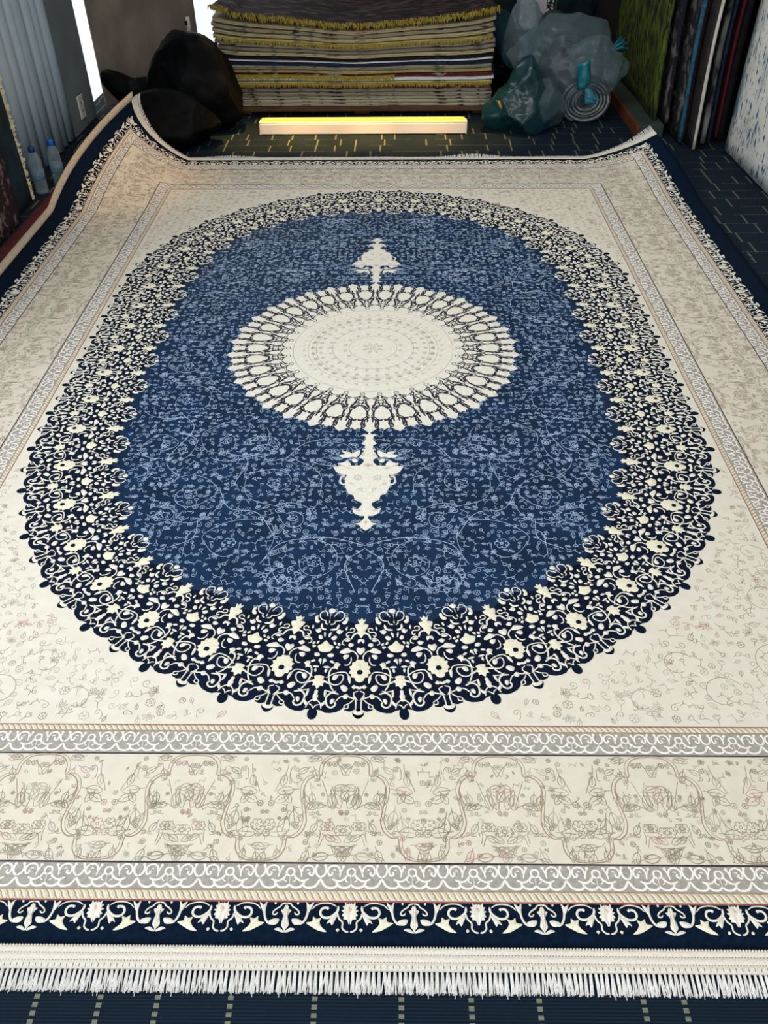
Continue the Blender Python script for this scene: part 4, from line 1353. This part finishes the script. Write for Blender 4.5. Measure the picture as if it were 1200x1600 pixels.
def crumple(name, c, rad, seed, m_, parent=None, amp=.14, sharp=.5, sub=5, floor=0.004, shape=None, freq=2.2, facets=0):
    import bmesh
    bm = bmesh.new()
    bmesh.ops.create_icosphere(bm, subdivisions=sub, radius=1)
    sv = Vector((seed * 7.1, seed * 3.3, seed * 1.7))
    rr_ = random.Random(seed)
    planes = []
    for q in range(facets):
        n_ = Vector((rr_.gauss(0, 1), rr_.gauss(0, 1), rr_.gauss(0, 1))).normalized()
        planes.append((n_, rr_.uniform(.80, 1.0)))
    for v in bm.verts:
        d = v.co.normalized()
        n1 = noise.noise(d * freq * .6 + sv)
        n2 = 1 - abs(noise.noise(d * freq * 1.4 + sv * 2)) * 2
        n3 = 1 - abs(noise.noise(d * freq * 3.4 + sv * 3)) * 2
        n4 = 1 - abs(noise.noise(d * freq * 7.5 + sv * 4)) * 2
        k = 1 + amp * (1.4 * n1 + sharp * n2 + .30 * sharp * n3)
        if planes:
            k *= min([o_ / max(d.dot(n_), .02) for n_, o_ in planes] + [1.3])
        if shape:
            k *= shape(d)
        p = Vector((d.x * rad[0], d.y * rad[1], d.z * rad[2])) * k
        p.z = max(p.z, floor - c[2])
        v.co = p
    me = bpy.data.meshes.new(name)
    bm.to_mesh(me)
    bm.free()
    me.materials.append(m_)
    me.polygons.foreach_set('use_smooth', np.ones(len(me.polygons), dtype=bool))
    o = bpy.data.objects.new(name, me)
    COL.objects.link(o)
    o.location = c
    if parent:
        o.parent = parent
        o.location = Vector(c) - parent.location
    return o


blackbag = mat('black_bin_bag_film', (3, 4, 5), (6, 7, 8), 5, rough=0.6, spec=0.10, bump=0.4, bscale=30)
bb = crumple('black_bag', (-1.06, 2.62, .22), (.215, .20, .26), 1, blackbag, amp=.09, facets=14)
tag(bb, 'upright black bin bag leaning against the carpet stack', 'bag', 'black bags beside the stack')
bb = crumple('black_bag', (-1.19, 2.31, .11), (.26, .15, .14), 2, blackbag, amp=.09, facets=12)
tag(bb, 'flattened black bin bag in front of the upright one behind the rug edge', 'bag', 'black bags beside the stack')


def tip(d):
    return 1 + 1.3 * max(0, d.dot(Vector((-.86, .1, .50)).normalized())) ** 14


bb = crumple('black_bag', (-1.44, 2.76, .12), (.12, .16, .13), 3, blackbag, amp=.08, shape=tip)
tag(bb, 'small black bag with a pointed corner sticking up behind the raised rug corner', 'bag', 'black bags beside the stack')
# knotted ears of the upright bag
for (a, b_, c_) in (((-1.17, 2.62, .34), (-1.185, 2.62, .40), (-1.175, 2.63, .445)), ((-1.0, 2.62, .36), (-.965, 2.63, .42), (-.93, 2.64, .455))):
    kn = MB()
    kn.tube(catmull([[q - w_ for q, w_ in zip(p, (-1.06, 2.62, .22))] for p in (a, b_, c_)], 5), [.05, .05, .048, .045, .042, .040, .036, .030, .024, .016, .006], 10, flat=.55)
    kn.build('ear', blackbag, bpy.data.objects['black_bag'])


def film(name, c, alpha, rough=.2):
    """thin polythene: part see-through, part glossy, part milky"""
    mt = bpy.data.materials.new(name)
    mt.use_nodes = True
    nt = mt.node_tree
    b = nt.nodes['Principled BSDF']
    b.inputs['Base Color'].default_value = lin(c)
    b.inputs['Roughness'].default_value = rough
    b.inputs['Specular IOR Level'].default_value = .7
    tr = nt.nodes.new('ShaderNodeBsdfTransparent')
    tr.inputs[0].default_value = (.86, .93, .94, 1)
    lw = nt.nodes.new('ShaderNodeLayerWeight')
    lw.inputs['Blend'].default_value = .35
    ns = nt.nodes.new('ShaderNodeTexNoise')
    ns.inputs['Scale'].default_value = 5
    tc = nt.nodes.new('ShaderNodeTexCoord')
    nt.links.new(tc.outputs['Object'], ns.inputs['Vector'])
    bp = nt.nodes.new('ShaderNodeBump')
    bp.inputs['Strength'].default_value = .35
    bp.inputs['Distance'].default_value = .02
    nt.links.new(ns.outputs['Fac'], bp.inputs['Height'])
    nt.links.new(bp.outputs[0], b.inputs['Normal'])
    md_ = nt.nodes.new('ShaderNodeMath')
    md_.operation = 'MULTIPLY_ADD'
    nt.links.new(lw.outputs['Facing'], md_.inputs[0])
    md_.inputs[1].default_value = .45
    md_.inputs[2].default_value = alpha
    ms = nt.nodes.new('ShaderNodeMixShader')
    nt.links.new(md_.outputs[0], ms.inputs[0])
    nt.links.new(tr.outputs[0], ms.inputs[1])
    nt.links.new(b.outputs[0], ms.inputs[2])
    nt.links.new(ms.outputs[0], nt.nodes['Material Output'].inputs['Surface'])
    return mt


clear = film('clear_polythene', (108, 126, 130), .22)
tealf = film('teal_tinted_polythene', (10, 56, 64), .45)
tealr = mat('teal_plastic_ribbon', (14, 84, 98), (34, 122, 136), 30, rough=.35, spec=.5)
darkroll = mat('dark_blue_carpet_underside', (12, 22, 34), (20, 34, 50), 20)

# grey carpet roll lying on the floor, spiral end towards the rug
rl = empty('rolled_carpet', (1.215, 2.74, 0))
tag(rl, 'grey rolled carpet on the floor showing its spiral end beside the plastic bags', 'carpet')
rollm = mat('pale_grey_roll_pile', (122, 126, 128), (158, 160, 160), 40, bump=.5, bscale=300)
rollb = mat('dark_grey_roll_backing', (44, 48, 52), (58, 62, 66), 40)
rb = MB()
nT, turns = 150, 4.6
for lay, (dr0, th_) in enumerate(((0.0, .008), (.009, .007))):
    V, F = [], []
    for i in range(nT + 1):
        t = i / nT
        a = t * turns * 2 * PI + .5
        r = .040 + t * .086 + dr0
        for (rr, y) in ((r, -.02), (r + th_, -.02), (r + th_, .84), (r, .84)):
            yy = y + (.012 * math.sin(a * .5) if y < 0 else 0)
            V.append((rr * 1.12 * math.cos(a), yy, max(.003, .122 + rr * .93 * math.sin(a))))
    for i in range(nT):
        for j in range(4):
            j2 = (j + 1) % 4
            F.append((i * 4 + j, (i + 1) * 4 + j, (i + 1) * 4 + j2, i * 4 + j2))
    F += [(0, 1, 2, 3), tuple(nT * 4 + q for q in (3, 2, 1, 0))]
    rb = MB()
    rb.add(V, F)
    rb.build('spiral_pile' if lay == 0 else 'spiral_backing', (rollm, rollb)[lay], rl, smooth=False)

# darker rolls piled behind it, under the plastic


def roll(c, r, L_, ang, m_, label, tilt=0, grp='dark rolls under the plastic'):
    o = empty('rolled_carpet', c, ang)
    tag(o, label, 'carpet', grp)
    b = MB()
    V, F = [], []
    n = 28
    for (y, rr) in ((0, r * .25), (0, r * .94), (.02, r), (L_ - .02, r), (L_, r * .94), (L_, r * .25)):
        for i in range(n):
            a = 2 * PI * i / n
            w_ = 1 + .03 * fbm(math.cos(a), math.sin(a), y * 2)
            V.append((rr * w_ * math.cos(a), y, rr * w_ * math.sin(a) + y * tilt))
    for j in range(5):
        for i in range(n):
            q = (i + 1) % n
            F.append((j * n + i, (j + 1) * n + i, (j + 1) * n + q, j * n + q))
    b.add(V, F)
    b.build('roll', m_, o)
    b = MB()
    sp_ = [(r * (.25 + .68 * t) * math.cos(t * 22), -.003, r * (.25 + .68 * t) * math.sin(t * 22)) for t in np.linspace(0, 1, 60)]
    b.tube(sp_, r * .03, 5)
    b.build('coil_edge', rollb, o)
    return o


navyroll = mat('dark_blue_roll', (12, 30, 52), (18, 44, 70), 20, bump=.4)
roll((.945, 2.86, .112), .11, .78, .02, navyroll, 'dark blue carpet roll under the plastic left of the grey roll')
roll((1.10, 2.94, .335), .10, .78, -.04, mat('slate_roll', (40, 48, 54), (64, 72, 76), 14, bump=.4), 'slate carpet roll lying on top under the clear plastic')
roll((.82, 3.0, .33), .10, .78, .05, mat('teal_roll', (10, 50, 62), (16, 66, 78), 14, bump=.4), 'dark teal carpet roll high up beside the carpet stack')

# plastic bags
pb = empty('plastic_bag', (1.12, 2.83, .30))
tag(pb, 'big crumpled clear plastic bag draped over the rolls', 'bag')
crumple('film', (1.08, 2.86, .335), (.29, .20, .21), 11, clear, pb, amp=.06, sharp=.8, freq=1.7, facets=22)
o = crumple('film', (1.26, 2.74, .29), (.17, .12, .13), 12, clear, pb, amp=.09, sharp=.9, freq=2.4, facets=20)
k_ = MB()
k_.sheet(lambda u, v: (1.115 + .065 * u + .02 * v - 1.12, 2.61 - .03 * math.sin(u * 3) - 2.83, .345 - .13 * v + .03 * u - .30), 8, 8, .003)
k_.build('teal_flap', tealr, pb)
k_ = MB()
k_.sheet(lambda u, v: (1.185 + (u - .5) * (.025 + .04 * v) - 1.12 + .03 * v, 2.60 - .01 * v - 2.83, .225 - .085 * v - .30), 4, 6, .003)
k_.sheet(lambda u, v: (1.20 + (u - .2) * (.02 + .07 * v) - 1.12, 2.605 - .02 * v - 2.83, .225 - .05 * v - .02 * u - .30), 4, 6, .003)
k_.build('teal_tie', tealr, pb)
k_ = MB()
for a in (-.35, 0, .35):
    k_.sheet(lambda u, v, a=a: (1.335 + .085 * v * math.cos(.5 + a) + .02 * (u - .5) * v * 2 - 1.12, 2.80 + .03 * (u - .5) - 2.83, .375 + .085 * v * math.sin(.5 + a) + .012 * math.sin(u * 6) - .30), 4, 5, .003)
k_.build('teal_tie', tealr, pb)

pb2 = empty('plastic_bag', (.84, 2.60, .12))
tag(pb2, 'dull teal plastic bag slumped on the carpet tiles right of the light batten', 'bag')


def slump(d):
    return 1 + .5 * max(0, d.dot(Vector((-.95, -.2, -.45)).normalized())) ** 10 + .9 * max(0, d.z) ** 9


crumple('film', (.82, 2.60, .13), (.17, .17, .15), 14, tealf, pb2, amp=.05, sharp=.8, freq=1.6, shape=slump, facets=18)
crumple('film', (.94, 2.64, .12), (.14, .16, .14), 15, clear, pb2, amp=.05, sharp=.8, freq=1.8, facets=16)
crumple('carpet_scrap', (.83, 2.66, .11), (.12, .12, .10), 16, darkroll, pb2, amp=.1)
pb3 = empty('plastic_bag', (.86, 2.98, .50))
tag(pb3, 'limp clear plastic sheet hanging down close to the right end of the stack', 'bag')
crumple('film', (.84, 2.92, .42), (.11, .10, .17), 17, clear, pb3, amp=.06, sharp=.8, freq=2, facets=16)
dk_ = crumple('dark_textile_bundle', (1.05, 4.22, .40), (.42, .20, .38), 19, mat('black_teal_cloth', (8, 18, 24), (14, 40, 50), 6, lo=.45, hi=.7), amp=.16)
tag(dk_, 'dark teal cloth bundle behind the plastic bags', 'bundle')
bx = empty('grey_printed_box', (1.03, 3.86, -.055))
tag(bx, 'pale grey printed box peeking over the clear plastic bag at the top edge', 'box')
autosmooth(MB().box((0, 0, .45), (.24, .2, .20), b=.008).build('body', mat('pale_grey_card', (166, 160, 162), (182, 176, 176), 6), bx))
MB().box((.085, -.102, .45), (.06, .004, .18)).build('black_panel', mat('black_print', (20, 20, 22), (210, 210, 205), 60, lo=.55, hi=.6), bx)
MB().box((0, 0, .202), (.2, .18, .294)).build('stand', darkroll, bx)

# ---- platform edge at the far right
ps = empty('display_platform', (1.55, 3.15, 0))
tag(ps, 'low platform with worn orange wood edge below the green shaggy rug', 'platform')
autosmooth(MB().box((0, 0, .036), (.140, 1.45, .072), b=.004).build('deck', mat('grey_green_platform_top', (40, 50, 46), (54, 64, 58), 9), ps))
autosmooth(MB().box((-.077, 0, .034), (.012, 1.45, .068), b=.002).build('edge_board', mat('orange_brown_wood', (112, 56, 22), (80, 42, 20), 6, stretch=(1, 1, 8)), ps))

# ---- rugs hanging like pages on the right


def hang(name, x, yf, yb, z0, z1, th, mats_, label, lean=0.0, wob=.012, skew=0.0, edge=None, grp='rugs hanging like pages at the right'):
    """vertical rug in the depth direction; its front edge faces the room"""
    o = empty(name, (x, (yf + yb) / 2, z0))
    tag(o, label, 'rug', grp)
    cy = (yf + yb) / 2

    def fn(u, v):
        y = yf + (yb - yf) * u
        z = z0 + (z1 - z0) * v
        xx = x + lean * (1 - v) + skew * u + wob * math.sin(z * 5 + 2) * (1 - .3 * u) + wob * .6 * math.sin(y * 7)
        return (xx - x, y - cy, z - z0)
    MB().sheet(fn, 26, 30, -th).build('pile', mats_[0], o)
    if edge:
        e = MB()
        pts, rr = [], []
        for j in range(31):
            p = fn(0, j / 30)
            pts.append((p[0] - th * .5 * 0 + th * .5, p[1] - .004, p[2]))
            rr.append(edge[1] * (1 + .25 * fbm(0, p[2] * 30, x * 9)))
        e.tube(pts, rr, 8)
        e.build('edge_binding', edge[0], o)
    return o


shag = mat('green_shaggy_pile', (6, 11, 3), (88, 102, 18), 22, rough=.95, bump=1.0, bscale=90, stretch=(1, 2.2, .7), lo=.40, hi=.66, detail=8)
hang('hanging_rug', 1.530, 2.50, 3.70, .076, 2.1, .022, (shag,), 'moss green shaggy rug hanging upright above the platform', lean=.035, wob=.006, edge=(mat('dark_green_edge', (40, 52, 26), (70, 80, 44), 40), .004))
dpat = mat('dark_floral_pile', (16, 18, 26), (118, 108, 104), 16, lo=.50, hi=.72, detail=6, rough=.95)
hang('hanging_rug', 1.572, 2.44, 3.70, .076, 2.1, .016, (dpat,), 'dark floral hanging rug between the green rug and the teal edged one', lean=.05, wob=.008, edge=(dpat, .011))
teal = mat('teal_blue_edge', (18, 64, 84), (34, 90, 108), 50, bump=.4)
hang('hanging_rug', 1.640, 2.29, 3.60, .02, 2.1, .012, (dpat,), 'hanging rug with a teal blue selvedge on its front edge', lean=.030, wob=.008, edge=(teal, .012))
blk = mat('near_black_pile', (12, 11, 14), (26, 22, 28), 20, rough=.95)
wine = mat('dark_wine_pile', (30, 12, 18), (46, 18, 26), 20, rough=.95)
hang('hanging_rug', 1.668, 2.30, 3.60, .02, 2.1, .014, (wine,), 'near black wine hanging rug just left of the white edged one', lean=.024, wob=.008)
whe = mat('white_felt_edge', (176, 170, 160), (200, 194, 184), 40, bump=.3)
hang('hanging_rug', 1.705, 2.19, 3.60, .012, 2.1, .013, (mat('dark_umber_pile', (30, 26, 26), (48, 42, 40), 20),), 'hanging rug with a bright white front edge', lean=.012, wob=.008, edge=(whe, .0085))
hang('hanging_rug', 1.735, 2.24, 3.60, .012, 2.1, .008, (mat('khaki_backing', (70, 66, 52), (90, 84, 66), 20),), 'thin khaki hanging rug touching the white edged one', lean=.012, wob=.009)
hang('hanging_rug', 1.765, 2.27, 3.60, .02, 2.1, .022, (mat('black_grey_worn_pile', (10, 12, 14), (84, 90, 88), 7, lo=.52, hi=.74, stretch=(1, 1, .6)),), 'black hanging rug with a pale grey worn patch', lean=.02, wob=.008, edge=(mat('grey_patchy_edge', (14, 16, 18), (130, 130, 124), 5, lo=.5, hi=.7), .015))
hang('hanging_rug', 1.805, 2.30, 3.60, .02, 2.1, .014, (mat('navy_worn_pile', (10, 18, 36), (34, 52, 84), 18, lo=.4, hi=.7),), 'dark navy hanging rug between the black and the red edged ones', lean=.028, wob=.008, edge=(mat('navy_edge', (12, 20, 38), (30, 44, 70), 40), .010))
rede = mat('crimson_edge', (74, 14, 24), (96, 22, 34), 60, bump=.3)
hang('hanging_rug', 1.865, 2.34, 3.60, .03, 2.1, .012, (wine,), 'hanging rug with a crimson front edge', lean=.02, wob=.007, edge=(rede, .0095))
hang('hanging_rug', 1.905, 2.34, 3.60, .02, 2.1, .03, (blk,), 'thick black hanging rug beside the blue and white one', lean=.0, wob=.004)

worn = mat('blue_white_distressed_pile', (206, 206, 198), (224, 222, 212), 5, rough=.95, bump=.8, bscale=110)
nt = worn.node_tree
bsdf = nt.nodes['Principled BSDF']
prev = bsdf.inputs['Base Color'].links[0].from_socket
tc = nt.nodes.new('ShaderNodeTexCoord')
for sc_, lo_v, hi_v, colr, st in ((5, .54, .66, (112, 150, 168), (1, 1, .7)), (34, .57, .63, (58, 96, 128), (1, 1.3, .5)), (60, .64, .70, (40, 60, 84), (1, 1.6, .5)), (12, .62, .70, (150, 150, 140), (1, 1, .5))):
    mp_ = nt.nodes.new('ShaderNodeMapping')
    mp_.inputs['Scale'].default_value = st
    mp_.inputs['Location'].default_value = (sc_, sc_ * .3, 0)
    nt.links.new(tc.outputs['Object'], mp_.inputs[0])
    nn_ = nt.nodes.new('ShaderNodeTexNoise')
    nn_.inputs['Scale'].default_value = sc_
    nn_.inputs['Detail'].default_value = 6
    nt.links.new(mp_.outputs[0], nn_.inputs['Vector'])
    rr_ = nt.nodes.new('ShaderNodeMapRange')
    rr_.inputs[1].default_value = lo_v
    rr_.inputs[2].default_value = hi_v
    nt.links.new(nn_.outputs['Fac'], rr_.inputs[0])
    mx_ = nt.nodes.new('ShaderNodeMix')
    mx_.data_type = 'RGBA'
    nt.links.new(rr_.outputs[0], mx_.inputs['Factor'])
    nt.links.new(prev, mx_.inputs[6])
    mx_.inputs[7].default_value = lin(colr)
    prev = mx_.outputs[2]
nt.links.new(prev, bsdf.inputs['Base Color'])
hang('hanging_rug', 1.925, .55, 2.17, .012, 2.2, .02, (worn,), 'large distressed white and blue rug standing along the right side', lean=0, wob=.004, skew=-.03)

# ---- left side: grey blinds, pillar, socket, bottles, standing rugs
sl = empty('vertical_blind', (-1.79, 1.9, 0))
tag(sl, 'tall grey blue vertical blind with long folded slats on the left', 'blind')
slm = mat('grey_blue_blind_fabric', (158, 174, 184), (168, 184, 194), 3, rough=.6, spec=.35)
y = 1.18
k = 0
while y < 2.40:
    wdt = (.105, .085, .12)[k % 3]
    yy = y

    def fn(u, v, yy=yy, wdt=wdt, k=k):
        a = u * wdt
        bow = .020 * math.sin(u * PI) * (1 if k % 2 else .7) + (.012 if u > .96 or u < .04 else 0) * -1
        return (-1.845 + .045 + bow + 1.79, yy + a - 1.9, .012 + 2.9 * v)
    MB().sheet(fn, 8, 6, .003).build('slat', slm, sl)
    y += wdt + .004
    k += 1
pr_ = MB()
pr_.box((-1.84, 2.66, 1.49), (.10, .48, 2.98), b=.006)
for q in (2.47, 2.53, 2.60):
    pr_.box((-1.787, q, 1.85), (.012, .022, 2.2), b=.004)
struct(autosmooth(pr_.build('trim_1', mat('grey_pillar_paint', (104, 112, 116), (116, 124, 128), 4), smooth=True)))
so = empty('wall_socket', (-1.786, 2.645, .125))
tag(so, 'small white double socket plate on the grey pillar', 'socket')
autosmooth(MB().box((0, 0, 0), (.010, .085, .13), b=.004).build('plate', mat('ivory_plastic', (206, 206, 190), (214, 214, 200), 5, rough=.4), so))
for dz in (-.022, .022):
    q = MB()
    for dy in (-.009, .009):
        q.box((.0056, dy, dz), (.003, .004, .012))
    q.build('slot', blk, so)
autosmooth(MB().box((.006, .022, dz), (.005, .012, .018), b=.002).build('rocker', mat('white_plastic_rocker', (226, 226, 220), None, 5), so))

bot = film('clear_bottle_plastic', (170, 190, 196), .16, .12)
capm = (mat('dark_blue_cap', (12, 44, 92), (16, 54, 108), 20, rough=.4), mat('bright_blue_cap', (16, 84, 168), (22, 98, 186), 20, rough=.4))


def bottle(c, k, label, h=1.0):
    o = empty('water_bottle', c)
    tag(o, label, 'bottle', 'water bottles by the left wall')
    h *= .66
    prof = [(.004, .003), (.036, .0), (.040, .008)]
    for i in range(9):
        z = .02 + i * .022
        prof += [(.0405, z), (.0375, z + .011)]
    prof += [(.040, .222), (.039, .235), (.033, .262), (.024, .285), (.015, .300), (.014, .315)]
    MB().lathe([(r * .78, z * h) for r, z in prof], 28).build('bottle_body', bot, o)
    MB().lathe([(.0145, .296 * h), (.0155, .298 * h), (.0155, .330 * h), (.0140, .334 * h)], 24).build('cap', capm[k], o)
    MB().lathe([(.027, .10 * h), (.0325, .102 * h), (.0325, .165 * h), (.027, .167 * h)], 28).build('label_sleeve', film('faint_label_film_%d' % k, (120, 150, 180), .28), o)
    return o


bottle((-1.705, 1.585, 0), 0, 'clear bottle with a dark navy cap, nearer the fuzzy edged rug')
bottle((-1.645, 1.69, 0), 1, 'clear bottle with a bright blue cap, nearer the grey pillar')

hang('standing_rug', -1.735, .50, 1.46, .0, 1.9, .02, (mat('deep_navy_standing_pile', (8, 26, 36), (16, 44, 56), 9, rough=.95),), 'deep navy rug standing on the left with a fuzzy beige edge', wob=.004, grp='rugs standing at the left wall')
fz = MB()
for i in range(700):
    z = rng.uniform(0, 1.9)
    y_ = 1.465 + rng.normal(0, .004)
    a = rng.uniform(-.5, .5)
    L_ = rng.uniform(.012, .03)
    x_ = -1.725 + rng.normal(0, .004)
    fz.add([(x_, y_ - .006, z - .006), (x_, y_ - .004, z + .008), (x_ + .012 * a + .008, y_ + L_, z + L_ * a * .6), (x_ + .010, y_ + L_ * .5, z - .004)], [(0, 1, 2, 3)])
fo = bpy.data.objects['standing_rug']
fzo = fz.build('beige_edge', mat('beige_wool_edge', (168, 164, 132), (196, 190, 158), 40), fo)
stuff(fzo)
fzo.location = -Vector(fo.location)
mar = mat('maroon_floral_pile', (36, 14, 26), (126, 108, 106), 26, lo=.52, hi=.66, detail=5, rough=.95)
hang('standing_rug', -1.700, -.2, 1.20, .0, 1.5, .018, (mar,), 'maroon floral rug standing nearest on the left', wob=.003, grp='rugs standing at the left wall', edge=(mat('greyish_fluff_edge', (110, 104, 108), (150, 144, 146), 60, bump=.6), .009))
ms = MB()
ms.box((0, 0, .006), (.055, 2.3, .010), b=.002)
o = ms.build('floor_runner_edge', mat('maroon_runner_pile', (66, 20, 26), (84, 30, 34), 20))
o.location = (-1.64, .55, 0)
o.rotation_euler = (0, 0, -.018)
tag(o, 'thin maroon runner strip showing along the left edge of the big rug', 'runner')

# ---- taupe carpet hanging in the far left corner, lower edge curling away
tp = empty('hanging_carpet', (-1.5, 3.25, 0))
tag(tp, 'tall taupe marbled carpet hanging in the far left corner before the bright window', 'carpet')
tpm = mat('taupe_marbled_carpet', (104, 94, 84), (130, 118, 106), 4, rough=.9, lo=.4, hi=.62, detail=6, stretch=(1, 1, .6))


def tp_fn(u, v):
    x = -1.775 + .565 * u
    yv = 3.06 + .40 * u + .05 * math.sin(u * PI)
    zb = .015 + .33 * max(0, (u - .42) / .58) ** 1.25
    return (x + 1.5, yv - 3.25, zb + (2.5 - zb) * v ** 1.6)


MB().sheet(tp_fn, 30, 30, -.014).build('pile', tpm, tp)
tagm = mat('white_paper_tag', (206, 196, 188), (216, 206, 200), 5)
MB().box((-1.262 + 1.5, 3.425 - 3.25, .40), (.045, .006, .10), rot=Matrix.Rotation(.25, 3, 'Z')).build('paper_tag', tagm, tp)
MB().box((-1.264 + 1.5, 3.4205 - 3.25, .415), (.018, .003, .024), rot=Matrix.Rotation(.25, 3, 'Z')).build('tag_print', blk, tp)
